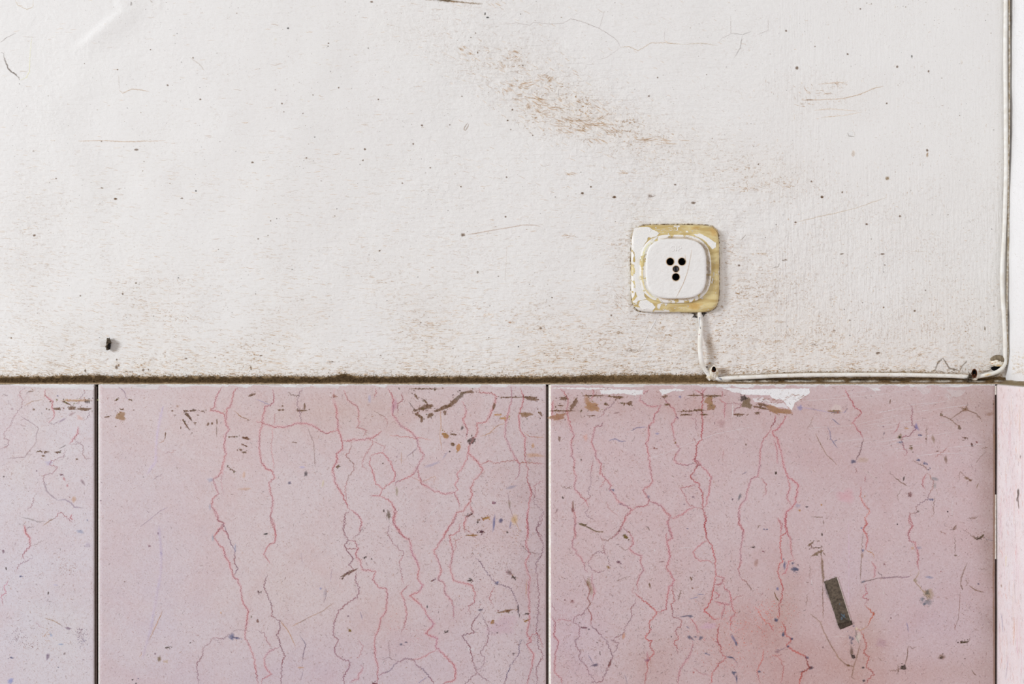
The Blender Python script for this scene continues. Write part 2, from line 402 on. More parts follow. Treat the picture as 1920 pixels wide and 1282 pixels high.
WR(P1((1065, 320), (1120, 360), (1150, 400)), 1.0, (170, 160, 150), .6)
WR(P1((440, 793), (570, 790), (700, 797), (850, 793), (930, 790)), 0.7, (170, 140, 105), .6)
WR(P1((365, 180), (410, 182)), .6, (190, 180, 172), .5)
WR(P2((440, -6), (530, 0), (620, 6), (700, 15), (795, 22)), 1.8, (120, 92, 50), .85)
WR(P2((480, -10), (560, 0), (640, 8)), 3.0, (92, 72, 44), .9)
crk = (168, 160, 156)
WR(P2((930, 135), (980, 128), (1060, 142), (1080, 125), (1180, 135), (1250, 130), (1290, 105), (1350, 120), (1450, 160), (1500, 190), (1550, 225), (1570, 265)), 0.55, crk, .85)
WR(P2((1570, 265), (1620, 262), (1670, 285), (1740, 242), (1820, 240), (1920, 250)), 0.6, (176, 156, 128), .85)
WR(P3((0, 250), (100, 242), (195, 255)), 0.6, (176, 160, 136), .8)
WR(P3((200, 240), (220, 215), (270, 190), (270, 90)), 0.5, crk, .7)
WR(P3((270, 185), (335, 195), (385, 178)), 0.55, (140, 134, 130), .8)
WR(P3((335, 200), (325, 270), (290, 325)), 0.6, (140, 134, 130), .85)
WR(P3((480, 100), (480, 170), (420, 195)), 0.5, crk, .7)
WR(P2((1480, 60), (1450, 160)), .5, crk, .5); WR(P2((1820, 170), (1815, 240)), .5, crk, .5); WR(P2((1570, 270), (1490, 325), (1440, 335)), .5, crk, .5)
WR(P2((712, 690), (695, 712), (690, 728), (698, 733), (712, 712), (718, 694)), 1.0, (120, 90, 60), .85, .2)
WR(P3((665, 562), (750, 562), (900, 555), (1000, 530), (1080, 495), (1130, 485)), 0.8, (170, 140, 105), .75)
WR(P3((690, 562), (735, 563)), 1.2, (130, 95, 60), .8)
WR(P3((740, 620), (830, 612), (980, 625)), 0.6, (190, 168, 140), .6); WR(P3((780, 660), (900, 650), (1010, 630)), 0.6, (190, 168, 140), .6)
WR(P3((760, 475), (850, 465), (930, 462)), .6, (185, 160, 130), .6)
WR(P3((925, 745), (935, 765), (968, 769)), 0.9, (110, 100, 90), .8); WR(P3((935, 740), (960, 730), (968, 765)), .5, (190, 184, 176), .7)
WR(P5((830, 240), (950, 218), (1060, 200), (1140, 185), (1210, 186), (1240, 195)), 0.8, (150, 116, 84), .8, 0.2)
WR(P5((1895, 705), (1860, 770), (1810, 870)), 1.0, (252, 250, 247), 1, .2); WR(P5((1810, 872), (1850, 877), (1910, 862)), .8, (250, 246, 240), 1, .2)
wb.tube([wallsurf(x, y, .00005) for x, y in P5((1895, 705), (1880, 738), (1860, 770), (1832, 828), (1810, 870))], [.0002, .0003, .00034, .0003, .0002], 0, 7, 4)
wb.tube([wallsurf(x, y, .00002) for x, y in P5((1810, 872), (1850, 877), (1885, 870), (1910, 860))], [.00016, .0002, .00016, .0001], 0, 7, 4)
wb.tube([wallsurf(x, y, .00003) for x, y in P6((120, 668), (135, 690), (150, 705))], [.00012, .0002, .00012], 0, 7, 4)
WR(P5((1050, 290), (1045, 420), (1043, 500)), 0.6, (190, 184, 178), .6)
WR(P6((355, 240), (342, 256), (330, 268)), .7, (140, 128, 116), .8, .1)
WR(P6((545, 400), (535, 422), (510, 425)), .7, (120, 108, 98), .8)
WR(P6((1275, 335), (1300, 334), (1365, 334)), .6, (170, 155, 138), .6)
WR(P6((635, 170), (760, 140), (970, 92), (1060, 60), (1150, 30)), .7, (176, 156, 130), .6)
WR(P6((1395, 1010), (1420, 1000), (1435, 960), (1465, 932)), 1.5, (96, 80, 58), 1, .5, core=.45)
WR(P6((1465, 932), (1480, 960), (1500, 990), (1560, 1005)), 1.5, (100, 84, 62), 1, .5, core=.45)
WR(P6((1560, 1005), (1572, 980), (1597, 950), (1592, 945)), 1.1, (104, 88, 66), 1, .4, core=.4)
WR(P6((1572, 1000), (1582, 1015)), .8, (110, 94, 76), .9)
# individual spots
for zz, L in ((P1, ((1620, 158, 6, 6, (18, 14, 12)), (943, 479, 6, 5), (846, 279, 4, 4), (660, 392, 4, 4), (1086, 325, 5, 5), (1127, 558, 6, 5), (1586, 582, 5, 5), (768, 842, 13, 6), (1420, 913, 8, 6), (1723, 888, 5, 5),
                   (650, 1118, 9, 6), (1102, 1073, 5, 5, (30, 24, 20)), (573, 1056, 9, 3), (570, 795, 4, 4), (475, 358, 3, 3), (1905, 492, 5, 5), (1760, 534, 4, 4), (1704, 637, 4, 4), (1848, 243, 5, 4), (188, 850, 7, 5, (150, 140, 130)), (315, 1003, 5, 4), (1022, 1115, 9, 4), (1549, 220, 9, 8, (206, 200, 190)))),
              (P2, ((808, 78, 5, 8, (70, 66, 60)), (822, 98, 9, 5, (30, 28, 26)), (170, 10, 10, 5), (208, 559, 5, 5), (453, 705, 7, 6), (404, 809, 5, 5), (132, 839, 7, 6), (122, 901, 5, 5), (935, 677, 6, 5), (962, 617, 6, 5), (1020, 368, 5, 5), (766, 295, 4, 6), (755, 186, 4, 4), (1779, 436, 5, 5),
                    (1730, 540, 6, 5), (1404, 1051, 6, 6), (1537, 1108, 9, 8), (1355, 1086, 8, 6), (930, 996, 5, 5), (500, 943, 5, 4), (672, 1050, 5, 4), (343, 1030, 5, 4), (678, 541, 4, 4), (610, 702, 4, 4), (953, 728, 4, 4), (1076, 761, 4, 4), (1878, 1038, 7, 5), (1740, 1100, 18, 8))),
              (P3, ((643, 382, 9, 11), (928, 304, 6, 6), (1289, 317, 4, 9, (60, 52, 46)), (1383, 400, 6, 7), (582, 173, 6, 6), (1207, 375, 6, 7), (1375, 845, 7, 8), (1376, 870, 6, 16, (160, 135, 105)), (1150, 1003, 12, 11, (140, 116, 80)), (784, 1107, 10, 8), (724, 1020, 6, 5), (60, 1140, 14, 7), (1000, 50, 5, 5), (744, 261, 4, 4),
                    (1806, 15, 5, 9, (170, 160, 150)), (425, 924, 5, 5), (960, 865, 10, 18, (180, 165, 150)), (1148, 581, 5, 5), (1570, 352, 6, 11, (196, 190, 182)), (898, 1082, 5, 7), (945, 752, 14, 14, (222, 220, 212)))),
              (P4, ((648, 38, 9, 6), (193, 243, 9, 7), (1452, 263, 5, 4), (1003, 482, 4, 4, (30, 26, 24)), (1522, 162, 4, 4), (1105, 577, 9, 7, (190, 182, 176)), (452, 583, 5, 4), (765, 512, 6, 5), (655, 985, 9, 12), (668, 975, 6, 8), (657, 942, 5, 6), (480, 1005, 6, 11), (805, 1000, 7, 8), (835, 998, 4, 5), (1412, 990, 5, 12),
                    (720, 1010, 20, 4), (1467, 920, 10, 4), (1045, 935, 9, 5), (1700, 605, 12, 5, (170, 158, 146)), (63, 820, 5, 5), (690, 573, 6, 6), (1870, 955, 26, 4))),
              (P5, ((803, 240, 12, 9), (886, 450, 8, 7, (110, 96, 80)), (1044, 139, 6, 5), (83, 134, 4, 4), (1116, 869, 4, 4, (40, 34, 30)), (1240, 765, 9, 6), (1655, 28, 12, 6), (1477, 8, 8, 5), (1860, 20, 16, 6), (335, 330, 6, 5), (1068, 733, 10, 5, (170, 135, 105)), (950, 818, 3, 3), (567, 734, 4, 4), (1305, 593, 5, 4),
                    (620, 735, 26, 5, (180, 150, 118)), (1638, 693, 5, 6), (1760, 890, 40, 10, (120, 96, 66)), (1680, 790, 26, 8, (150, 124, 92)), (950, 690, 30, 8, (196, 172, 146)))),
              (P6, ((1035, 180, 7, 6), (1048, 176, 6, 6, (246, 244, 240)), (578, 383, 20, 5), (1125, 348, 12, 5), (895, 348, 12, 4), (1700, 768, 5, 13, (128, 116, 100)), (635, 170, 7, 5), (783, 28, 9, 6), (1305, 668, 8, 6), (1130, 648, 5, 5), (1137, 410, 5, 4), (318, 412, 7, 6), (940, 720, 5, 4), (852, 778, 8, 4), (1365, 552, 4, 5),
                    (1222, 135, 7, 6), (740, 858, 16, 5), (1097, 906, 14, 7), (830, 880, 30, 5, (150, 124, 90)), (530, 840, 50, 6, (160, 134, 100)), (150, 838, 36, 44, (196, 186, 178)), (430, 345, 36, 6, (176, 150, 116)), (545, 730, 36, 5, (160, 134, 104))))):
    for q in L:
        col = q[4] if len(q) > 4 else (104, 78, 52)
        (cx, cy), = zz((q[0], q[1]))
        if q[2] >= 15:
            for _ in range(int(8 + q[2] * q[3] / 12)):
                wb.dash(wallsurf, cx + R.gauss(0, q[2] / 5), cy + R.gauss(0, q[3] / 6 + .4), R.uniform(.8, 3), R.uniform(.4, .8), R.uniform(-.3, .3), col, R.uniform(.3, .75))
            continue
        wb.blob(wallsurf, cx, cy, q[2] / 3, q[3] / 3, R.uniform(-8, 8), col, .92 if sum(col) < 420 else .5, .4, .25, 12)
# rubbed-in brown band
for x, y, rx, ry, r in ((680, 275, 25, 4, 35), (715, 300, 22, 5, 30), (985, 300, 35, 6, 25), (985, 335, 22, 6, 15), (895, 370, 22, 6, 55), (960, 470, 45, 7, 30), (1020, 485, 34, 6, 10), (1095, 465, 50, 7, -5), (1135, 430, 30, 5, 20), (1175, 445, 20, 5, -40),
                        (1010, 550, 45, 7, 10), (1100, 560, 50, 7, 20), (1130, 580, 40, 7, 20), (1120, 625, 45, 8, 0), (1210, 605, 50, 6, 10), (1055, 600, 24, 6, 60), (1240, 695, 60, 7, 15), (1290, 668, 60, 6, 5), (1350, 700, 70, 7, 12), (1420, 700, 50, 6, -5), (1300, 740, 60, 6, 15), (1440, 795, 50, 6, 35),
                        (1540, 740, 60, 5, 30), (1750, 790, 80, 6, 0), (1850, 800, 70, 6, 8), (1420, 665, 50, 5, -25), (930, 510, 30, 6, 60), (1280, 975, 30, 5, 10), (1600, 970, 30, 4, 8), (1340, 570, 20, 4, 40), (1490, 700, 30, 4, 10)):
    for k in range(10):
        cx = 640 + (x + R.gauss(0, rx * .6)) / 3; cy = (y + R.gauss(0, ry * 1.4)) / 3
        wb.dash(wallsurf, cx, cy, R.uniform(.2, .55) * rx / 3 + 1, R.uniform(.5, 1.2), math.radians(r + R.uniform(-18, 18)), R.choice(((166, 136, 102), (152, 122, 86), (178, 150, 118))), R.uniform(.3, .75))
for zz, L in ((P3, ((560, 1020, 60, 8, 30), (600, 1050, 50, 5, 5), (340, 1065, 70, 4, 0), (400, 1060, 50, 4, -5), (500, 1130, 90, 4, 3), (310, 950, 90, 4, -3), (780, 520, 50, 6, 5), (700, 590, 50, 5, 0), (700, 500, 40, 12, 60), (880, 470, 60, 12, 10))),
              (P6, ((480, 450, 60, 14, 15), (380, 560, 80, 40, 5), (300, 380, 60, 10, 20), (340, 700, 80, 20, 25), (480, 840, 90, 16, -10), (760, 880, 90, 16, 12), (400, 900, 90, 10, 10), (1320, 900, 120, 20, 0), (600, 980, 200, 16, -5), (940, 960, 160, 18, 0), (260, 320, 30, 40, 45), (420, 640, 60, 40, 20))),
              (P5, ((1690, 600, 40, 70, 70), (1400, 250, 80, 6, 0), (1620, 290, 60, 6, 5), (1620, 800, 160, 20, 5), (1700, 880, 120, 20, 10), (1300, 760, 150, 14, 0), (900, 650, 150, 16, -5), (1000, 700, 160, 14, -8), (640, 740, 120, 10, -8)))):
    for x, y, rx, ry, r in L:
        for k in range(int(10 + rx * ry / 130)):
            (cx, cy), = zz((x + R.gauss(0, rx * .6), y + R.gauss(0, ry * .8 + 3)))
            wb.dash(wallsurf, cx, cy, R.uniform(1.2, 5), R.uniform(.4, .9), math.radians(r * .6 + R.uniform(-16, 16)), R.choice(((160, 130, 98), (146, 114, 80), (176, 150, 120))), R.uniform(.3, .75))
# fine rubbed streaks everywhere, following the strokes of the brush
def inside_socket(x, y): return 1178 < x < 1352 and 416 < y < 590
cnt = 0
while cnt < 4200:
    x = R.uniform(-15, 1885); y = 712 - 727 * R.random() ** 1.25
    if R.random() > 0.06 + dirt(x, y) ** 1.15 * 1.1 or inside_socket(x, y): continue
    cnt += 1
    if x > 1400 and y < 640:
        a = math.radians(R.choice((0, 0, 90, 90)) + R.uniform(-14, 14)); l = R.uniform(.6, 3)
    else:
        a = math.radians(14 * sm(700, 100, x) * sm(250, 600, y) + 30 * sm(760, 900, x) * sm(420, 280, y) * sm(1500, 1300, x) + 8 * nz(x, y, 90, 6) + R.uniform(-8, 8) - 5 * sm(800, 1000, x) * sm(400, 520, y)); l = R.uniform(1, 5.5) * (1.5 if x < 1150 else 1)
    d = dirt(x, y)
    wb.dash(wallsurf, x, y, l, R.uniform(.35, .75) + .25 * d, a, R.choice(((172, 138, 98), (184, 154, 116), (156, 122, 84), (190, 168, 138))), R.uniform(.2, .5) + .25 * d)
cnt = 0                                    # long fine strokes left by the brush, filled with dust
while cnt < 5200:
    x = R.uniform(-15, 1420); y = 710 - 430 * R.random() ** 1.5
    if inside_socket(x, y) or R.random() > (.35 + .65 * sm(420, 660, y)) * (.45 + .9 * nz(x, y, 60, 21) + .3) or R.random() < sm(1250, 1420, x): continue
    cnt += 1
    a = math.radians(13 * sm(600, 60, x) * sm(300, 560, y) + 7 * nz(x, y, 110, 6) + R.uniform(-4, 4) - 5 * sm(800, 950, x) * sm(1250, 1050, x))
    wb.dash(wallsurf, x, y, R.uniform(2, 7.5), R.uniform(.3, .55), a, R.choice(((168, 142, 108), (180, 156, 124), (150, 124, 92))), R.uniform(.12, .4) + .2 * sm(600, 700, y))
for k in range(1500):                      # pin holes
    x = R.uniform(0, 1880); y = R.uniform(0, 705)
    if inside_socket(x, y) or (x < 150 and y < 150): continue
    r = R.uniform(.45, .85) + (R.random() < .08) * .6
    wb.blob(wallsurf, x, y, r, r * R.uniform(.7, 1), 0, R.choice(((110, 88, 64), (92, 78, 66), (150, 132, 112), (80, 70, 66))), R.uniform(.45, .95), .5, .2, 7)
# soot along the ledge
for k in range(3600):
    x = R.uniform(-10, 1880); y = 708.5 - abs(R.gauss(0, 5.5 if k % 3 else 2.2)) - 2 * nz(x, 0, 60, 3)
    if 1345 < x < 1800: y -= 8 + 3 * R.random()
    y -= 0
    wb.dash(wallsurf, x, y, R.uniform(.6, 2.6), R.uniform(.5, 1.1), R.uniform(-.3, .3), R.choice(((132, 106, 70), (150, 124, 86), (108, 84, 54))), R.uniform(.25, .7))
def edge_line(x): return 707.5 - 2.5 * math.exp(-((x - 170) / 30) ** 2) - 5 * math.exp(-((x - 645) / 22) ** 2) - 3 * sm(1060, 1130, x) + 1.6 * nz(x, 0, 45, 7) + 1.2 * nz(x, 0, 9, 2)
for k in range(3400):
    x = R.uniform(-8, 1325); y = edge_line(x) - 1.0 - abs(R.gauss(0, 1.7 if k % 4 else 4)) * (1 + .5 * sm(1060, 1120, x)) + .6
    if y > 708.4: y = 708.4
    wb.blob(wallsurf, x, y, R.uniform(.5, 1.5), R.uniform(.4, 1.0), R.uniform(-20, 20), R.choice(((92, 72, 46), (116, 92, 62), (74, 58, 38), (140, 114, 78))), R.uniform(.5, .95), .5, .4, 7)
# dark crack in the corner behind the cable
WR([(1894.5, -20), (1895, 60), (1894.5, 100)], 2.4, (120, 104, 86), 1, .3, core=.7, taper=0)
WR([(1894.5, 98), (1895, 180), (1895, 235), (1894, 300), (1893, 330)], 1.9, (104, 86, 76), 1, .4, core=.7, taper=0)
WR([(1894.5, 225), (1893.5, 280), (1892.5, 320), (1893.5, 330)], 2.2, (26, 20, 18), 1, .5, core=.7, taper=0)
WR([(1893.5, 330), (1892.5, 400), (1892, 480), (1891.5, 590)], 1.7, (112, 100, 86), 1, .4, core=.7, taper=0)
WR([(1888.5, 333), (1888.5, 366)], 1.6, (84, 80, 78), 1, .2, core=.7)
WR([(1889, 582), (1888, 600)], 1.8, (60, 50, 40), 1, .5, core=.7); WR([(1885, 604), (1889, 605)], 2, (110, 108, 104), 1, .3, core=.7)
WR([(1888.5, 608), (1888.5, 626)], 2.0, (34, 28, 26), 1, .4, core=.7)
WR([(1889, 630), (1889, 650), (1888.5, 668)], 1.7, (60, 50, 42), 1, .5, core=.6)
# hole and shade below the socket painted black, black gap by the first nail
wb.poly(wallsurf, [(1297, 584), (1306, 583), (1307, 596), (1297, 595), (1301, 590), (1294, 588)], (34, 28, 26), 1, .9, step=2)
wb.poly(wallsurf, [(1316, 583), (1330, 583), (1321, 590), (1320, 594), (1316, 590)], (28, 22, 22), 1, .8, step=2)
wb.poly(wallsurf, [(1334, 711), (1342, 707), (1356, 712), (1357, 717), (1342, 719), (1336, 717)], (28, 24, 22), 1, .9, step=2)
for px_, py_, rx_, ry_ in ((1330, 640, 5, 10), (1333, 655, 6, 14), (1362, 695, 16, 5)):
    wb.blob(wallsurf, px_, py_, rx_, ry_, 0, (170, 148, 122), .35, .8, .3)  # brown patches; those beside the cable's bulge paint its cast shadow
WR([(1350, 703), (1420, 701.5), (1500, 698), (1580, 697.6), (1700, 697.8), (1790, 699.5), (1815, 700)], 1.5, (130, 108, 76), .8, .5)
WR([(1843, 697), (1856, 694), (1864, 691)], 1.8, (110, 92, 66), .8, .5)
WR([(1834, 714), (1852, 709), (1868, 703), (1880, 694)], 2.6, (120, 102, 78), .8, .5)
wall = wb.build('wall_back', ['plaster', 'plaster_marks', 'mortar']); tag(wall, kind='structure')

# ------------------------------------------------------------------ right wall and floor
wr = MB((RX, -1.0, 0))
YS = [0.012 - 0.004 * i for i in range(60)] + [-0.24 - 0.04 * i for i in range(45)]
ZS = [ZC + (641 - y) * PX for y in spaced(-1180, 712, -30, 712, 5, 60)]
rw = [[Vector((RX + 0.0008 * noise.noise(Vector((z * 14, y * 20, 3))) + 0.0005 * noise.noise(Vector((z * 50, y * 60, 9))) - 0.0032 * sm(ZC + (641 - 200) * PX, ZC + (641 - 420) * PX, z) - 0.003 * sm(ZC + (641 - 655) * PX, ZC + (641 - 712) * PX, z), y, z)) for y in YS] for z in ZS]
ids = wr.grid(rw, 0)
for i, z in enumerate(ZS):
    for j, y in enumerate(YS):
        wr.a['dirt'][ids[i][j]] = 0.02 + 0.25 * sm(ZT + 0.06, ZT + 0.01, z); wr.a['stroke'][ids[i][j]] = 0.6; wr.a['relief'][ids[i][j]] = 0.45
wr.box((RX + 0.004, -2.0, 0), (RX + 0.12, 0.012, ZC + (641 + 1180) * PX), 2)
def rsurf(px, py, off=0.0):
    X0 = (px - 960) * PX; q = RX - off - 0.0012 - 0.0032 * sm(200, 420, py) - 0.003 * sm(655, 712, py); t = q / X0; return Vector((q, -D + D * t, ZC + (641 - py) * PX * t))
for k in range(160):
    x = R.uniform(1899, 1919); y = R.uniform(0, 700)
    wr.blob(rsurf, x, y, R.uniform(.3, .7), R.uniform(.4, .9), 0, (170, 150, 128), R.uniform(.2, .6), .5, .2, 7)
for k in range(90):
    x = R.uniform(1897, 1919); y = 702 - abs(R.gauss(0, 22))
    wr.blob(rsurf, x, y, R.uniform(.5, 1.6), R.uniform(.5, 1.6), 0, (176, 156, 120), R.uniform(.2, .6), .5, .3, 8)
tag(wr.build('wall_right', ['plaster_lit', 'plaster_marks', 'mortar']), kind='structure')
fl = MB((0, -1, 0)); fl.box(((-700 - 960) * PX, -2.2, -0.1), (RX + 0.12, 0.12, 0))
tag(fl.build('floor', ['floor']), kind='structure')

# ------------------------------------------------------------------ marble slabs
RED = (160, 64, 70); RD2 = (126, 50, 62); PUR = (116, 86, 102); BRN = (112, 82, 54); BLU = (92, 96, 126); OCH = (178, 134, 82); DKB = (74, 60, 52); STR = (176, 70, 66)
def msurf(px, py, off=0.0): return P(px, py, SLABY - off)
def slab(name_label, xa, xb, cl, cr, tint_fn, origin_x):
    b = MB((origin_x, SLABY / 2, 0)); b.pm = 3
    X = sorted(set([xa, xa + cl] + [x for x in spaced(xa + cl, xb - cr, -20, 1900, 6, 40)] + [xb - cr, xb]))
    Z = [720, 721.2] + spaced(724, 2560, 724, 1300, 6, 80) + [2600]
    rows = []
    for i, y in enumerate(Z):
        r = []
        for x in X:
            dep = SLABY + (0.0016 if x == xa and cl > 2 else 0.0008 if x in (xa, xb) else 0) + (0.0009 if i == 0 else 0)
            p = P(x, y, SLABY); p.y = dep + 0.00012 * nz(x, y, 60, 2)
            if i == len(Z) - 1: p.z = 0
            if i == 0: p.z = ZT
            r.append(p)
        rows.append(r)
    ids = b.grid(rows, 0)
    nX = len(X)
    for i, y in enumerate(Z):
        for j, x in enumerate(X): b.a['tint'][ids[i][j]] = (*tint_fn(x, y), 1)
    for k in range(len(b.f)):                      # pale arris on the edges that show it
        j = k % (nX - 1); i = k // (nX - 1)
        if (j == 0 and cl > 1) or i == 0: b.fm[k] = 2; b.sm[k] = False
    ring = [ids[0][j] for j in range(nX)] + [ids[i][-1] for i in range(1, len(Z))] + [ids[-1][j] for j in range(nX - 2, -1, -1)] + [ids[i][0] for i in range(len(Z) - 2, 0, -1)]
    back = []
    for q in ring:
        p = (b.v[q] + b.o).copy(); p.y = -0.0005; back.append(b.add(p))
        b.a['tint'][back[-1]] = b.a['tint'][q]
    for i in range(len(ring)):
        j = (i + 1) % len(ring); b.face((ring[j], ring[i], back[i], back[j]), 2, False)
    b.face(tuple(back), 2, False)
    return b
def mute(c, k=.78, g=1.0):
    m = sum(c) / 3; return tuple((m + (v - m) * k) * g * w_ for v, w_ in zip(c, (1.0, .99, .985)))
def tinter(base, blobs):
    bl = lin(mute(base)); BL = [(x, y, rx, ry, lin(mute(c)), k * .85) for x, y, rx, ry, c, k in blobs]
    def f(x, y):
        c = list(bl)
        for bx, by, rx, ry, cc, k in BL:
            u = ((x - bx) / rx) ** 2 + ((y - by) / ry) ** 2
            if u < 6:
                g = k * math.exp(-u) * (0.8 + 0.5 * nz(x, y, 40, bx * .01))
                for i in range(3): c[i] += (cc[i] - c[i]) * g
        return c
    return f
t1 = tinter((216, 207, 216), [(60, 850, 120, 140, (220, 210, 208), .6), (100, 740, 120, 40, (219, 204, 200), .7), (60, 1150, 100, 140, (213, 209, 222), .6), (110, 1180, 70, 90, (217, 213, 209), .4)])
t2 = tinter((216, 200, 204), [(300, 1150, 160, 240, (210, 198, 212), .8), (300, 780, 220, 60, (219, 201, 200), .7), (430, 860, 90, 200, (218, 196, 196), .6), (520, 1100, 130, 110, (216, 198, 196), .6), (700, 760, 260, 60, (208, 178, 174), .7),
                              (860, 1000, 160, 200, (210, 188, 192), .6), (1010, 1100, 50, 260, (186, 160, 168), .75), (990, 850, 60, 120, (200, 176, 178), .6), (780, 1220, 220, 80, (206, 184, 196), .7), (600, 1250, 160, 60, (208, 190, 204), .6), (230, 1000, 60, 220, (214, 200, 206), .5), (640, 780, 120, 40, (212, 186, 178), .6), (720, 1150, 90, 60, (214, 186, 180), .4), (560, 1270, 300, 30, (202, 182, 200), .4)])
t3 = tinter((213, 191, 195), [(1250, 760, 240, 40, (202, 166, 162), .8), (1150, 900, 130, 120, (216, 190, 194), .7), (1500, 800, 200, 90, (205, 176, 176), .6), (1660, 770, 160, 50, (204, 176, 172), .5), (1820, 760, 60, 50, (188, 158, 146), .7),
                              (1858, 1000, 26, 340, (166, 138, 124), .8), (1600, 880, 120, 90, (204, 172, 176), .5), (1440, 1200, 130, 110, (196, 148, 142), .7), (1530, 1260, 120, 60, (196, 146, 136), .6), (1620, 1190, 40, 80, (196, 158, 140), .65), (1650, 1265, 120, 40, (200, 152, 140), .6),
                              (1370, 1190, 60, 70, (206, 160, 152), .5), (1760, 1120, 90, 90, (206, 184, 192), .6), (1080, 1200, 70, 90, (208, 182, 200), .7), (1230, 1250, 60, 60, (196, 154, 146), .6), (1470, 1130, 30, 70, (192, 152, 136), .6), (1740, 1180, 80, 70, (206, 182, 194), .5), (1590, 1080, 36, 60, (208, 190, 204), .6),
                              (1460, 1050, 100, 60, (206, 176, 178), .5), (1800, 1260, 80, 40, (192, 154, 144), .5), (1060, 770, 50, 20, (186, 148, 130), .5)])
A = zoomed(0, 690, 4); B = zoomed(480, 690, 3.4286); Cz = zoomed(0, 960, 3.981); Dz = zoomed(480, 960, 3.4286)
E = zoomed(1020, 690, 4); F = zoomed(1440, 690, 4); G = zoomed(1020, 960, 3.981); H = zoomed(1440, 960, 3.981)
SC = {id(A): 4, id(B): 3.4286, id(Cz): 3.981, id(Dz): 3.4286, id(E): 4, id(F): 4, id(G): 3.981, id(H): 3.981}
def veins(b, z, L):
    for it in L:
        pts, w = it[0], it[1]; c = it[2] if len(it) > 2 else RED; c2 = it[3] if len(it) > 3 else (RD2 if c == RED else c); a = it[4] if len(it) > 4 else .8
        v = z(pts)
        b.ribbon(msurf, v, w * .86, c, min(1, a * 1.1), 1.55 if c[0] > c[1] * 1.35 or c == PUR else .5, step=1.9, col2=c2)
        if w >= 0.9 and c in (RED, STR):            # flush of colour along the strong veins
            b.ribbon(msurf, v, w * 3.2, (206, 150, 152), .22, 1.0, step=6, col2=(196, 150, 158))
def blobs(b, z, L):
    k = SC[id(z)]
    for q in L:
        x, y, rx, ry = q[:4]; rot = q[4] if len(q) > 4 else 0; col = q[5] if len(q) > 5 else BRN; a = q[6] if len(q) > 6 else .85
        (cx, cy), = z([(x, y)]); rag = .4 if min(rx, ry) > 10 else .3
        b.blob(msurf, cx, cy, rx / k, ry / k, rot, col, a, .15 if (col == BRN or (col[0] > col[2] * 1.25 and a >= .85)) else .55, rag)
        if rx / k > 3.2 and a >= .8 and col[0] > col[2] * 1.2:      # crumbs of old glue round each patch
            rr = math.radians(rot)
            for _ in range(int(3 + rx / k * .9)):
                u_ = R.gauss(0, rx / k * .75); v_ = R.gauss(0, ry / k * .8 + .6); sz = R.uniform(.5, 1.9)
                b.blob(msurf, cx + u_ * math.cos(rr) - v_ * math.sin(rr), cy + u_ * math.sin(rr) + v_ * math.cos(rr), sz, sz * R.uniform(.4, .9), R.uniform(0, 180), tuple(int(q_ * R.uniform(.75, 1.05)) for q_ in col), .85, .25, .45, 8)
        if col in (BLU, PUR, DKB) and rx > 9:
            for _ in range(5):
                b.blob(msurf, cx + R.gauss(0, rx / k * .8), cy + R.gauss(0, ry / k * .8), R.uniform(.6, 1.6), R.uniform(.6, 1.6), 0, col, .8, .5, .4, 8)
def clump(b, z, x, y, rx, ry, n, col, s=1.0):
    (cx, cy), = z([(x, y)]); k = SC[id(z)]
    for _ in range(n): b.blob(msurf, cx + R.gauss(0, rx / k * .5), cy + R.gauss(0, ry / k * .5), R.uniform(.4, 1.3) * s, R.uniform(.4, 1.0) * s, R.uniform(0, 180), col, R.uniform(.5, .9), .5, .4, 7)
def paint_top(b, xa, xb, n):                      # smears of wall paint along the top edge
    b.ribbon(msurf, [(xa, 721.5), (xb, 721.5)], 1.1, (250, 246, 244), .95, .4, step=4, taper=0)
    for k in range(n):
        x = R.uniform(xa, xb - 40); l = R.uniform(12, 60); y = 722 + R.uniform(0, 2.5)
        b.poly(msurf, [(x, 720.6), (min(xb, x + l), 720.6), (min(xb, x + l * .8), y + R.uniform(1, 3.5)), (x + l * .3, y + R.uniform(.5, 3))], (252, 248, 250), R.uniform(.4, .85), .8)
def specks(b, n, dens, xa, xb, cols):
    k = 0
    while k < n:
        x = R.uniform(xa + 3, xb - 3); y = R.uniform(726, 1290); d = dens(x, y)
        if R.random() > d: continue
        k += 1
        if R.random() < .5: b.dash(msurf, x, y, R.uniform(.8, 3.4), R.uniform(.35, .85), R.uniform(0, math.pi), R.choice(cols), R.uniform(.35, .85))
        else:
            r = R.uniform(.35, .95); b.blob(msurf, x, y, r, r * R.uniform(.6, 1), R.uniform(0, 180), R.choice(cols), R.uniform(.35, .85), .5, .3, 6)
SPC = ((140, 104, 84), (150, 116, 106), (116, 92, 84), (162, 124, 96), (128, 104, 112), (90, 74, 70))

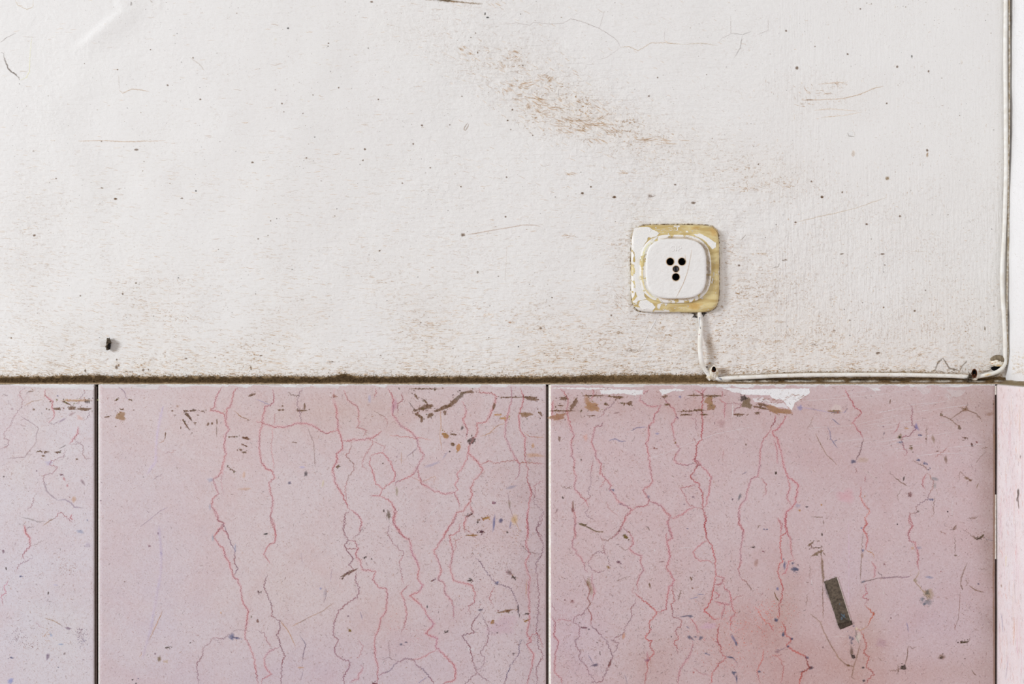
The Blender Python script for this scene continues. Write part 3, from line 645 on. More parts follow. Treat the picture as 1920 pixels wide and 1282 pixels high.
# --- slab 1 (cut by the left edge of the photo)
s1 = slab('', -664, 176.5, 1, 1, t1, -0.6)
veins(s1, A, [([(185, 150), (150, 175), (145, 200), (175, 240), (155, 290), (130, 330), (100, 380), (75, 430), (25, 490), (35, 530), (65, 545), (60, 590), (0, 605)], .7, RED, PUR, .6),
    ([(340, 160), (330, 200), (370, 230), (395, 250), (390, 300), (405, 330), (400, 380), (360, 410)], .9), ([(630, 140), (630, 190), (600, 240), (580, 270)], .8, RED, PUR, .6), ([(585, 435), (580, 490), (550, 530), (520, 570)], 1.0),
    ([(520, 570), (600, 565), (625, 600), (615, 650), (640, 678), (690, 680)], .8, (150, 110, 104), PUR, .8), ([(490, 600), (470, 660), (420, 690), (380, 700), (375, 730), (430, 745), (400, 790), (330, 800), (325, 850), (340, 900)], .8, RED, PUR, .6),
    ([(330, 850), (350, 920), (390, 960), (430, 990)], 1.8, (140, 122, 136), (120, 104, 116), .8), ([(430, 990), (490, 985), (530, 1010), (555, 1040), (625, 1050)], 1.7, (136, 130, 150), (140, 120, 136), .7),
    ([(255, 970), (240, 1030), (205, 1065)], .8, RED, PUR, .6), ([(165, 1120), (220, 1130), (280, 1152), (340, 1150)], 1.6, (150, 144, 140), (130, 122, 124), .8), ([(320, 1185), (370, 1145), (410, 1125)], 1.2, OCH, BRN, .8), ([(400, 1130), (455, 1080), (500, 1120), (540, 1160)], .8),
    ([(540, 1095), (530, 1120), (550, 1135)], 1.0, RED, RED, .6), ([(185, 1175), (185, 1225), (205, 1250), (230, 1280)], 1.0), ([(190, 1225), (215, 1195), (260, 1190)], .7, PUR, DKB, .7), ([(155, 360), (250, 420), (290, 450), (270, 500), (270, 560), (235, 600), (185, 665), (40, 680)], .7, (160, 140, 140), PUR, .6),
    ([(185, 280), (240, 250), (320, 235)], .7, OCH, BRN, .5), ([(20, 190), (60, 210)], .9, PUR, DKB, .7), ([(360, 410), (400, 425), (440, 400)], .7, PUR, PUR, .6), ([(650, 385), (670, 320)], .8, PUR, PUR, .7), ([(445, 605), (495, 575)], 1.0, DKB, DKB, .8)])
veins(s1, Cz, [([(180, 95), (185, 145), (225, 190), (225, 250), (190, 290), (165, 330), (185, 350)], 1.1), ([(230, 250), (280, 230), (330, 205)], .5, PUR, BRN, .6), ([(250, 330), (200, 365), (140, 390), (125, 450)], .8, RED, BLU, .6), ([(65, 505), (30, 570), (50, 600), (10, 630), (20, 700)], 1.0, (196, 120, 146), RED, .8),
    ([(330, 790), (400, 810), (470, 850)], 1.2, (176, 150, 116), BRN, .8), ([(270, 820), (310, 860)], .7, (196, 130, 150), PUR, .5)])
blobs(s1, A, [(580, 243, 108, 9, 0, (176, 140, 104), .8), (655, 250, 22, 12, -35, DKB, .8), (500, 262, 34, 8, 25), (545, 300, 30, 16), (633, 307, 50, 12), (430, 305, 30, 9), (377, 251, 9, 4), (350, 305, 6, 6), (255, 310, 9, 9), (535, 345, 25, 9, -25, (166, 146, 148), .7), (465, 390, 28, 8, -30, (160, 146, 160), .75), (90, 305, 11, 10, -30, (160, 140, 146), .6),
    (432, 208, 7, 6, 0, BLU, .8), (325, 657, 12, 9), (295, 625, 20, 5), (348, 628, 18, 5), (430, 630, 22, 5), (575, 683, 9, 6), (620, 855, 28, 10, 50, (140, 120, 128), .7), (602, 1225, 26, 13, 20, (150, 156, 176), .7), (655, 1140, 8, 7, 0, BLU, .5), (28, 813, 8, 6, 0, DKB, .7), (600, 375, 26, 18, 40, (200, 170, 162), .6), (232, 174, 16, 6, 0, BRN, .6), (370, 710, 26, 18, 0, (176, 170, 190), .6), (275, 770, 6, 5, 0, PUR), (460, 800, 12, 6, 0, PUR), (480, 830, 14, 8, 60, RED, .4), (505, 880, 8, 10, 0, RED, .4), (555, 985, 14, 22, 0, OCH, .4)])
blobs(s1, Cz, [(655, 245, 22, 18, 0, (176, 168, 180), .6), (360, 603, 6, 12, 10, DKB), (25, 292, 9, 15, 0, PUR), (45, 420, 5, 12, -10, DKB), (510, 866, 22, 9, 10, (130, 110, 126)), (357, 1075, 11, 26, 5, (126, 108, 128)), (85, 1085, 12, 8, 30, BLU, .6), (455, 985, 18, 6, 0, (150, 164, 186), .8), (378, 915, 10, 18, -30, (150, 164, 190), .6), (80, 1258, 22, 18, 0, (130, 140, 186), .7), (155, 478, 12, 6, 0, BLU, .4), (415, 543, 16, 4, 10, (160, 160, 190), .6), (435, 1157, 5, 5, 0, BLU), (480, 1055, 12, 8, -50, (130, 116, 116), .7)])
for a in ((605, 900, 60, 50, 60, PUR), (610, 965, 36, 50, 50, (130, 120, 140)), (500, 430, 90, 60, 70, (160, 130, 120)), (130, 930, 70, 60, 60, PUR), (220, 990, 80, 40, 40, (150, 124, 120)), (350, 910, 60, 60, 30, OCH)): clump(s1, Cz, *a)
paint_top(s1, 20, 176, 6); s1.poly(msurf, [(60, 721), (176, 721), (175, 731), (150, 729), (110, 728), (70, 727)], (246, 240, 246), .6, 1)
specks(s1, 800, lambda x, y: .5, 0, 176, SPC)
tag(s1.build('marble_slab', ['marble', 'marble_marks', 'edge', 'paint_marks']), 'pale lilac marble wall slab at far left, cut off by the left edge of the photo', 'marble slab', 'marble slabs cladding the lower wall')

# --- slab 2 (between the two dark joints)
s2 = slab('', 183.5, 1023.8, 2.6, 1, t2, -0.18)
veins(s2, A, [([(1665, 140), (1640, 180), (1620, 230), (1610, 290), (1575, 320), (1640, 325), (1680, 340), (1690, 400)], 1.0), ([(1790, 140), (1750, 180), (1745, 240), (1725, 285), (1700, 310), (1700, 360), (1690, 400), (1715, 460), (1690, 520), (1680, 600), (1695, 640), (1670, 710), (1660, 780), (1600, 840), (1620, 900), (1635, 940), (1600, 980), (1590, 1040), (1630, 1100), (1635, 1140), (1680, 1165), (1665, 1200), (1610, 1250)], 1.15),
    ([(1665, 1200), (1700, 1240), (1720, 1280)], 1.0), ([(1670, 700), (1680, 760), (1655, 850), (1680, 950)], .8, (206, 150, 156), PUR, .5), ([(890, 138), (935, 180), (940, 215), (960, 235)], 1.0, (150, 134, 150), PUR, .8), ([(1220, 290), (1180, 480), (1165, 700), (1100, 800)], 4, (190, 180, 204), (190, 180, 204), .35), ([(1240, 640), (1280, 630), (1320, 612)], .7, (190, 140, 130), PUR, .6), ([(1145, 840), (1190, 815), (1220, 790)], .6, PUR, PUR, .6),
    ([(1050, 1190), (1120, 1140), (1200, 1070), (1260, 1045)], .6, (160, 146, 170), PUR, .7), ([(1760, 320), (1800, 360), (1870, 390)], 1.0, OCH, BRN, .7), ([(1195, 558), (1225, 550), (1238, 520)], .6, (170, 130, 100), BRN, .7)])
veins(s2, Cz, [([(1600, 0), (1625, 60), (1665, 85), (1640, 130), (1595, 185), (1640, 250), (1670, 270), (1680, 330), (1710, 370), (1745, 490), (1775, 500), (1800, 560), (1810, 660), (1850, 730), (1840, 820), (1830, 900), (1830, 940), (1865, 1010), (1900, 1100), (1911, 1200), (1925, 1280)], 1.1),
    ([(1665, 85), (1700, 170), (1720, 220), (1750, 280), (1750, 380), (1775, 420), (1750, 470)], 1.0, RD2, BLU), ([(1800, 940), (1730, 932)], 1.1, BLU, PUR), ([(1720, 910), (1670, 945), (1590, 935)], .9, (160, 100, 110), PUR), ([(1590, 935), (1550, 990), (1510, 1020), (1515, 1070), (1475, 1120), (1470, 1180), (1485, 1281)], 1.0, RD2, PUR, .7),
    ([(1185, 100), (1205, 300), (1200, 450), (1170, 620), (1130, 850), (1060, 1100)], 3.6, (178, 170, 190), (184, 174, 190), .45), ([(1215, 735), (1170, 830), (1110, 960)], .9, OCH, BRN, .9), ([(1590, 935), (1650, 990)], .4, PUR, PUR, .5), ([(1040, 1080), (1060, 1055)], .8, OCH, OCH, .6), ([(1740, 880), (1800, 878), (1880, 888)], .5, PUR, PUR, .5)])
veins(s2, B, [([(105, 135), (115, 180), (110, 225), (60, 250), (45, 310), (40, 370), (20, 430), (20, 520), (30, 600), (70, 650), (105, 660), (118, 700), (85, 740), (95, 800), (110, 850), (95, 950), (120, 1010), (125, 1097)], 1.05), ([(0, 340), (60, 360), (110, 375), (200, 378), (270, 352), (350, 362), (395, 385), (440, 415), (490, 410), (525, 392)], .95),
    ([(110, 375), (105, 430), (95, 520), (110, 590), (120, 650)], .7, (206, 150, 150), RED, .6), ([(120, 290), (115, 370)], .6, RED, RED, .4), ([(300, 125), (275, 170), (265, 230), (285, 290), (290, 350)], .8, PUR, PUR, .8), ([(330, 380), (350, 430), (370, 480), (375, 560), (380, 640)], .9, (150, 132, 122), PUR, .8),
    ([(0, 200), (40, 215), (90, 238)], 1.0, (170, 164, 190), BLU, .6), ([(200, 155), (240, 175), (280, 182)], 1.3, BRN, DKB, .8), ([(505, 135), (490, 190), (515, 250), (520, 320), (530, 400), (555, 470), (555, 520), (515, 550), (520, 600), (495, 650), (500, 710), (540, 790), (575, 860), (605, 910)], 1.35, RED, (140, 70, 80), .95),
    ([(605, 910), (650, 940), (685, 990), (660, 1050)], 1.1), ([(605, 915), (570, 940), (575, 1000), (560, 1050), (570, 1097)], 1.2, RD2, PUR), ([(565, 140), (590, 200), (650, 250), (665, 290), (655, 330), (670, 345), (650, 380), (710, 400), (690, 440)], .9, RED, BRN), ([(555, 465), (640, 462), (720, 455), (760, 440), (810, 405)], 1.1),
    ([(720, 455), (750, 470), (745, 500), (700, 550), (690, 600), (680, 630), (720, 660)], .8, RED, RED, .6), ([(610, 470), (610, 520), (575, 560), (610, 600), (635, 640), (590, 700), (575, 760), (580, 820), (580, 860)], .8, RED, BRN, .65), ([(740, 555), (730, 620), (755, 680), (770, 740), (815, 775), (885, 720), (895, 680), (860, 600), (815, 540), (745, 555)], .9, RED, RED, .7),
    ([(750, 470), (830, 500), (815, 540)], .7, RED, RED, .6), ([(815, 775), (790, 820), (730, 820)], .9), ([(790, 820), (850, 845), (885, 890), (895, 960), (880, 990), (930, 1060), (960, 1097)], 1.3, RED, RD2, .9), ([(870, 880), (905, 920), (880, 960), (900, 1000)], .9), ([(850, 130), (880, 190), (885, 250), (875, 300), (930, 370), (990, 405), (1035, 450), (1045, 510), (1080, 560), (1040, 630), (1000, 690), (910, 730), (890, 760)], 1.15, RED, PUR, .9),
    ([(1040, 630), (1045, 700), (1070, 745), (1150, 790), (1220, 810), (1275, 800), (1300, 850), (1310, 900)], 1.1), ([(1325, 210), (1355, 280), (1330, 330), (1360, 400), (1350, 460)], .9), ([(1430, 125), (1440, 155), (1510, 160), (1545, 185), (1530, 240), (1500, 310), (1480, 345), (1420, 355), (1425, 410), (1390, 460), (1370, 500), (1365, 540), (1400, 580), (1440, 620), (1460, 660), (1400, 720), (1380, 770), (1385, 820), (1370, 870), (1330, 915), (1290, 930), (1265, 980), (1230, 1040), (1200, 1090)], 1.2, RED, (150, 90, 70), .9),
    ([(1370, 500), (1355, 580), (1330, 640), (1290, 680), (1300, 710), (1275, 750), (1300, 780), (1275, 800)], .9, RED, RED, .7), ([(1370, 870), (1395, 930), (1350, 960), (1335, 1010), (1345, 1060)], 1.0, RED, BRN, .8), ([(1440, 620), (1500, 590), (1525, 615), (1600, 600), (1680, 590), (1700, 605), (1740, 605), (1850, 615)], 1.0, (160, 110, 90), RED, .9),
    ([(1640, 120), (1645, 200), (1620, 290), (1605, 370), (1600, 440), (1630, 500), (1660, 570), (1695, 620), (1690, 690), (1670, 720)], .95, RED, PUR, .75), ([(1700, 130), (1720, 200), (1690, 300), (1700, 400), (1730, 450), (1725, 560), (1745, 650), (1745, 720), (1770, 800), (1750, 900), (1740, 1000), (1750, 1097)], .95, RED, RED, .75), ([(1745, 720), (1790, 830), (1790, 870), (1850, 920), (1830, 1000), (1800, 1040), (1850, 1090)], .9, RD2, PUR, .75),
    ([(1850, 720), (1790, 760), (1800, 830)], .8, PUR, RED, .6), ([(940, 150), (945, 200), (910, 230), (910, 290)], .8), ([(770, 280), (830, 320), (850, 350), (835, 390)], .8, RED, BRN, .6), ([(770, 130), (765, 190)], .8, RED, RED, .6), ([(1720, 410), (1760, 440), (1850, 445)], .9, OCH, RED, .6), ([(1600, 350), (1540, 380), (1500, 420), (1440, 440)], 1.2, OCH, OCH, .8), ([(1185, 270), (1190, 370), (1180, 430), (1195, 520)], .7, OCH, OCH, .6), ([(1620, 800), (1630, 900), (1660, 970), (1700, 1060)], .7, OCH, PUR, .6),
    ([(860, 430), (960, 440), (1040, 450), (1130, 460)], .7, (200, 130, 110), RED, .6), ([(970, 570), (1030, 520), (1040, 500)], 1.0, (150, 150, 150), PUR, .6), ([(935, 540), (935, 620)], .8, OCH, BRN, .5), ([(1010, 530), (1010, 600)], .6, OCH, BRN, .6), ([(1000, 700), (1060, 730), (1150, 700), (1145, 750)], .6, RED, OCH, .5), ([(1090, 980), (1180, 870)], .5, (230, 218, 216), (230, 218, 216), .6), ([(980, 215), (1000, 240), (1030, 280)], .8, DKB, DKB, .8), ([(1060, 190), (1090, 215)], .8, DKB, DKB, .8)])
veins(s2, Dz, [([(95, 0), (95, 60), (125, 120), (125, 185), (75, 220), (50, 270), (90, 330)], 1.0), ([(75, 400), (50, 470), (75, 540), (105, 620), (100, 670), (150, 695), (155, 750), (135, 790), (155, 850), (185, 930), (165, 990), (160, 1115)], 1.1, RD2, PUR, .9), ([(575, 0), (565, 60), (560, 130), (600, 180), (570, 210), (600, 270), (630, 300), (600, 340), (640, 380)], 1.25, RD2, PUR, .9),
    ([(640, 380), (640, 440), (665, 480), (650, 550), (590, 580), (520, 650), (500, 720), (495, 790), (525, 820), (500, 900), (530, 930), (605, 965), (590, 1010), (560, 1060), (570, 1115)], 1.35, RD2, (130, 74, 96), .95), ([(690, 90), (660, 140), (620, 170)], .9, RD2, PUR, .7), ([(600, 180), (640, 190), (660, 230), (640, 270), (670, 320), (680, 370), (770, 380), (750, 430), (790, 490), (840, 495), (845, 560), (835, 630), (805, 680), (795, 740), (770, 780), (760, 850), (770, 930), (785, 1000), (780, 1050), (775, 1115)], 1.05, RED, RD2, .85),
    ([(575, 235), (660, 235)], .9, RD2, RD2, .7), ([(880, 70), (930, 140), (985, 185), (995, 240), (1020, 290), (1050, 350), (1040, 430), (1075, 470), (1050, 510), (985, 540), (1030, 565), (1080, 620), (1110, 680), (1150, 720), (1085, 780), (1165, 810), (1160, 870), (1205, 910), (1270, 980), (1285, 1030), (1280, 1080), (1210, 1100), (1190, 1115)], 1.2, RED, (150, 80, 110), .9), ([(860, 80), (845, 140), (880, 200), (950, 260), (925, 320), (930, 390), (950, 460)], .8, RED, PUR, .65),
    ([(985, 465), (930, 520), (955, 560), (970, 670), (955, 740), (930, 770)], 1.0), ([(1290, 0), (1270, 60), (1230, 110), (1200, 170), (1160, 230), (1140, 245), (1165, 300), (1190, 370), (1170, 430), (1215, 460), (1215, 520), (1250, 560), (1270, 610), (1270, 690)], 1.1, RED, PUR, .85), ([(1310, 70), (1305, 120), (1245, 155), (1265, 250), (1250, 370), (1270, 440), (1390, 470), (1410, 520), (1400, 580), (1370, 600), (1370, 640)], 1.05, RED, RD2, .8),
    ([(1340, 20), (1335, 100), (1400, 150), (1430, 180)], .8, RED, BRN, .6), ([(1330, 160), (1280, 185), (1285, 240), (1260, 250)], .7, RED, RED, .6), ([(1410, 290), (1450, 330), (1490, 400), (1550, 460), (1640, 490), (1660, 530), (1680, 580), (1690, 670)], 1.1, PUR, (110, 96, 120), .8), ([(1450, 640), (1390, 700), (1385, 750), (1400, 770), (1325, 795), (1380, 870), (1390, 960), (1420, 1030), (1340, 1104)], 1.1, RD2, PUR, .85), ([(1420, 1030), (1500, 1095)], 1.3, (140, 70, 80), PUR, .9),
    ([(1450, 650), (1480, 720), (1500, 770), (1490, 840), (1440, 900), (1470, 940), (1450, 1000), (1410, 1020)], .95, RD2, PUR, .75), ([(1530, 480), (1500, 560), (1530, 600)], .8, RED, RED, .5), ([(1740, 0), (1750, 110), (1735, 200), (1760, 270), (1725, 330), (1760, 420), (1750, 500), (1755, 560), (1760, 700), (1740, 780), (1770, 830), (1740, 850), (1785, 910), (1770, 1010), (1740, 1115)], 1.05, RED, RD2, .8),
    ([(1840, 0), (1800, 120), (1850, 200), (1840, 260), (1800, 330), (1810, 450), (1820, 560), (1810, 680), (1800, 760), (1820, 870), (1850, 920), (1800, 1000), (1810, 1115)], 1.0, RD2, PUR, .75), ([(1740, 850), (1770, 790), (1810, 780), (1850, 870)], .8, RED, RED, .7), ([(780, 1050), (860, 1020), (900, 970), (960, 935), (1010, 950), (1030, 985), (1070, 1005), (1120, 1070), (1150, 1110)], 1.2, (140, 66, 80), (100, 84, 110), .95), ([(1010, 950), (1080, 930), (1160, 880)], .9, RED, RED, .6),
    ([(1720, 820), (1700, 830), (1690, 910), (1640, 980), (1610, 1050), (1600, 1110)], 1.1, (130, 90, 110), (90, 80, 110), .9), ([(150, 870), (90, 890), (50, 940), (60, 1000), (95, 1040), (40, 1075), (30, 1110)], .9, RED, PUR, .7), ([(0, 760), (50, 780), (70, 830), (100, 870)], .8, PUR, RED, .6), ([(650, 815), (690, 860), (670, 920), (640, 940)], .8, RED, RED, .5), ([(670, 980), (690, 1000), (650, 1070), (600, 1100)], 1.0, RED, BLU, .7), ([(850, 820), (860, 930), (900, 960)], .8, PUR, BRN, .6), ([(810, 950), (850, 930), (880, 950)], .8, BLU, PUR, .5),
    ([(500, 580), (420, 640), (330, 680), (230, 735)], .8, OCH, BRN, .7), ([(150, 690), (210, 770), (255, 860)], .8, OCH, OCH, .8), ([(280, 790), (320, 850), (305, 910), (295, 970)], .8, BLU, PUR, .6), ([(305, 1020), (285, 1085)], .8, BLU, PUR, .4), ([(450, 490), (450, 540), (435, 580)], 1.2, (150, 144, 150), PUR, .6), ([(490, 360), (475, 450)], .8, (180, 170, 186), PUR, .4), ([(290, 260), (297, 330)], .8, (176, 170, 190), PUR, .5), ([(670, 640), (685, 690)], .7, (150, 140, 180), BLU, .6), ([(1740, 430), (1735, 550)], 1.0, OCH, OCH, .4), ([(1690, 190), (1720, 230), (1760, 260), (1830, 265)], .7, BRN, PUR, .6), ([(1100, 1060), (1040, 1100)], 1.0, (140, 130, 176), BLU, .6)])
blobs(s2, A, [(905, 360, 42, 26, 0, (158, 124, 90), .9), (800, 365, 20, 5, -8), (975, 236, 16, 3), (872, 238, 18, 4, -20), (912, 310, 14, 5, 15), (1003, 314, 7, 4), (868, 437, 5, 5), (1240, 500, 4, 24, 5), (1410, 358, 40, 10, 48, (96, 70, 46), .95), (1395, 425, 50, 5, 55, (110, 78, 50), .95), (1395, 322, 16, 6), (1445, 318, 28, 7, -8, (100, 76, 54)), (1520, 322, 16, 4), (1312, 352, 12, 3), (1292, 320, 9, 6), (1330, 285, 10, 8, 0, (160, 130, 110), .7), (1485, 352, 9, 4), (1462, 410, 12, 5, -20), (1355, 447, 4, 11), (1626, 400, 5, 22), (1624, 470, 2, 40),
    (1560, 420, 8, 14, 20), (1590, 415, 8, 10), (1840, 525, 32, 9, 15, (110, 74, 46), .95), (1832, 578, 24, 4, 22, (110, 74, 46)), (1805, 612, 12, 8, 40), (1830, 630, 18, 6, 0), (1780, 615, 4, 8), (1740, 515, 30, 3), (1730, 755, 32, 2.5, 38), (1862, 390, 10, 3), (1893, 200, 26, 8, -20), (755, 993, 7, 6, 0, PUR), (1075, 816, 5, 4, 0, DKB, .7), (1220, 303, 5, 20, 15, (176, 166, 186), .7), (1830, 800, 10, 30, 0, (196, 160, 130), .3), (1840, 905, 50, 8, 0, OCH, .2), (1580, 840, 22, 16, 0, (160, 164, 180), .5), (1575, 1040, 8, 24, 0, (150, 154, 170), .5)])
blobs(s2, Cz, [(1732, 932, 20, 26, -25, (110, 112, 140), .9), (1765, 940, 26, 8, 10, BLU, .6), (1115, 252, 11, 8, 0, (140, 110, 120), .8), (1190, 1095, 12, 24, 0, (120, 100, 60), .8), (1250, 1008, 18, 5, -10, (70, 60, 36), .9), (1240, 1115, 18, 14, 0, (170, 146, 110), .4), (990, 1250, 7, 7, 0, (26, 20, 22), 1), (1015, 1277, 7, 5, 0, (30, 24, 26), 1), (1031, 1241, 6, 4, 0, BLU), (1420, 975, 7, 4, -30, DKB), (1203, 305, 10, 18, 0, (160, 150, 176), .6), (1158, 1055, 8, 8, 0, PUR, .7), (930, 520, 6, 4), (1180, 158, 6, 10, 0, PUR), (1588, 190, 8, 26, 0, (150, 160, 170), .6), (1755, 265, 8, 26, 0, (150, 156, 176), .5), (1648, 750, 5, 8, 0, OCH, .7), (1875, 780, 5, 10, 0, (96, 86, 60), .8)])
blobs(s2, B, [(1100, 250, 42, 16, -10), (1060, 262, 24, 8, 0), (1200, 258, 52, 12, -22), (1215, 285, 10, 14), (1265, 225, 40, 14, -35), (1310, 180, 42, 12, -32, (110, 92, 74)), (1360, 155, 48, 9, -6), (1040, 300, 30, 12, 35), (1065, 330, 10, 20), (1120, 303, 24, 12, -25), (1025, 272, 18, 8), (1030, 183, 22, 6, 60), (1090, 215, 20, 6, 50), (1770, 193, 48, 11, 6), (1640, 187, 80, 3.5, 0), (1738, 296, 40, 15, 0, (140, 108, 76)), (1825, 292, 18, 6, 50), (1530, 245, 8, 24, 12), (1555, 300, 24, 5, 0, OCH), (1590, 322, 26, 7, 0, OCH), (290, 272, 32, 7), (312, 245, 6, 20), (150, 270, 10, 7), (172, 268, 9, 8), (170, 243, 6, 6),
    (1218, 433, 26, 14, 30, (160, 116, 62), .95), (1302, 508, 14, 22, 15, (180, 130, 76), .9), (1385, 465, 26, 18, -35, DKB, .95), (1265, 425, 18, 6, 0), (1265, 490, 16, 10, 20), (1090, 133, 110, 2.5, 0), (320, 680, 11, 18, 8, (86, 80, 84), .95), (216, 738, 12, 9, 0, (96, 90, 112), .9), (65, 1065, 12, 5, -8, (60, 64, 60), .95), (525, 632, 14, 8, -45), (505, 180, 14, 10, 30, (150, 100, 80), .8), (852, 942, 12, 30, -8, (96, 80, 60), .8), (822, 915, 5, 10, 0, DKB), (905, 790, 10, 28, 0, (150, 140, 116), .6), (1530, 865, 12, 9, 0, (140, 96, 110), .8), (1530, 985, 7, 40, 5, (112, 112, 150), .7), (1577, 978, 9, 16, 0, (84, 80, 110), .8),
    (1475, 965, 24, 6, -20, (150, 110, 60)), (1425, 990, 7, 7, 0, DKB), (1452, 1050, 14, 7, 0, (100, 60, 60)), (1615, 1055, 6, 7, 0, DKB), (1665, 975, 16, 34, 0, (196, 170, 130), .5), (1130, 622, 60, 9, -18, (166, 160, 176), .55), (1215, 560, 30, 6, -55, (160, 154, 170), .5), (295, 636, 20, 7, 10, (176, 172, 200), .6), (730, 195, 9, 26, 0, (170, 170, 190), .6), (888, 240, 18, 42, 0, (176, 130, 150), .45), (1630, 872, 10, 22, 0, (150, 140, 130), .7), (1245, 535, 6, 6, 0, DKB), (1640, 765, 34, 9, -15, (150, 146, 160), .6), (815, 612, 5, 5, 0, DKB), (1325, 385, 8, 14, 20, DKB, .8), (905, 570, 6, 6, 0, PUR, .5), (430, 740, 6, 24, 10, (190, 180, 150), .5), (1785, 560, 50, 12, 0, OCH, .3), (1780, 500, 10, 16, 0, OCH, .6), (250, 478, 18, 4, 5, BRN, .5)])
blobs(s2, Dz, [(600, 388, 60, 7, -25, (120, 92, 80), .9), (560, 418, 22, 4, -50, (120, 92, 80), .8), (1628, 387, 18, 18, 0, (140, 116, 116), .8), (1628, 387, 7, 7, 0, (90, 70, 74), .9), (1548, 455, 12, 12, 40, (100, 104, 136), .9), (1660, 422, 18, 6, 40, DKB), (1686, 620, 5, 28, -3, (60, 52, 56)), (1694, 665, 3, 14, 0, DKB), (1445, 628, 16, 6, -8, (70, 66, 90)), (1100, 607, 5, 11, 0, (50, 50, 56)), (932, 850, 9, 8, 0, (90, 90, 110), .8), (965, 836, 9, 5, 0, (90, 90, 110), .8), (10, 698, 7, 13, 0, (120, 84, 70)), (603, 758, 14, 4, 42, (130, 104, 50)), (1140, 437, 20, 4, -22, (130, 92, 100)), (1225, 770, 15, 4, -25, DKB), (1600, 637, 50, 6, -12, (140, 110, 84)), (1620, 635, 14, 9, 0, (120, 92, 70)),
    (1740, 697, 18, 5, -20, (150, 110, 60)), (1740, 652, 12, 4, -20, DKB), (762, 1102, 16, 6, 0, (100, 30, 40)), (1570, 55, 9, 14, 0, (96, 90, 116)), (1450, 126, 12, 8, 0, (90, 56, 66)), (1390, 148, 40, 4, 0, (150, 110, 66)), (1480, 40, 22, 6, -20, (170, 130, 80)), (1530, 80, 6, 40, 8, (120, 122, 156), .7), (1635, 80, 5, 26, 10, (120, 122, 156), .6), (1370, 20, 22, 6, -25, DKB), (62, 140, 14, 5, -12, (56, 56, 50)), (1660, 50, 18, 20, 0, (176, 150, 116), .5), (416, 490, 7, 7, 0, (150, 150, 180)), (440, 520, 8, 26, 8, (160, 152, 160), .5), (592, 668, 7, 5, 0, PUR), (18, 515, 12, 6, 20, (110, 90, 90), .8), (290, 998, 26, 5, 0, OCH, .5), (700, 290, 12, 3, -50, DKB), (743, 300, 5, 5, 0, DKB), (1520, 705, 10, 16, 30, (150, 110, 60)), (1550, 774, 5, 5, 0, DKB), (1655, 910, 8, 8, 0, (90, 70, 76)), (1375, 438, 16, 5, -10, DKB), (1430, 50, 12, 8, 0, BRN, .4), (1380, 880, 26, 14, 0, (210, 206, 214), .5), (1570, 735, 90, 60, 0, (186, 160, 172), .3)])
for a in ((870, 680, 90, 120, 30, (226, 120, 100), .8), (1030, 800, 60, 60, 14, (226, 120, 110), .8), (1380, 170, 180, 120, 60, (150, 110, 70)), (1500, 350, 180, 160, 90, (120, 90, 84)), (1420, 560, 160, 160, 80, (150, 104, 100)), (1650, 160, 120, 100, 50, (160, 120, 80)), (740, 180, 160, 80, 30, BRN)): clump(s2, Dz, *a)
paint_top(s2, 186, 1023, 22)
for x0_, x1_, y_ in ((188, 300, 729), (500, 575, 727), (585, 640, 728), (800, 895, 727), (960, 1022, 726), (330, 420, 725)):
    s2.poly(msurf, [(x0_, 721), (x1_, 721), (x1_ - 6, y_ + 1), ((x0_ + x1_) / 2, y_ - 2), (x0_ + 8, y_ - 1)], (252, 248, 252), R.uniform(.3, .75), .8)
s2.ribbon(msurf, [(188, 721), (188, 900), (187.5, 1100), (188, 1285)], .6, (226, 206, 200), .5, .3, step=8, taper=0)
specks(s2, 4800, lambda x, y: .14 + .22 * sm(440, 640, x) + .75 * sm(820, 930, x) * (.4 + .6 * sm(740, 960, y)) + .25 * math.exp(-((y - 1000) / 80) ** 2) * sm(600, 800, x), 184, 1024, SPC)
tag(s2.build('marble_slab', ['marble', 'marble_marks', 'edge', 'paint_marks']), 'rose marble wall slab between the two dark vertical joints, plain pink on its left and red-veined on its right', 'marble slab', 'marble slabs cladding the lower wall')

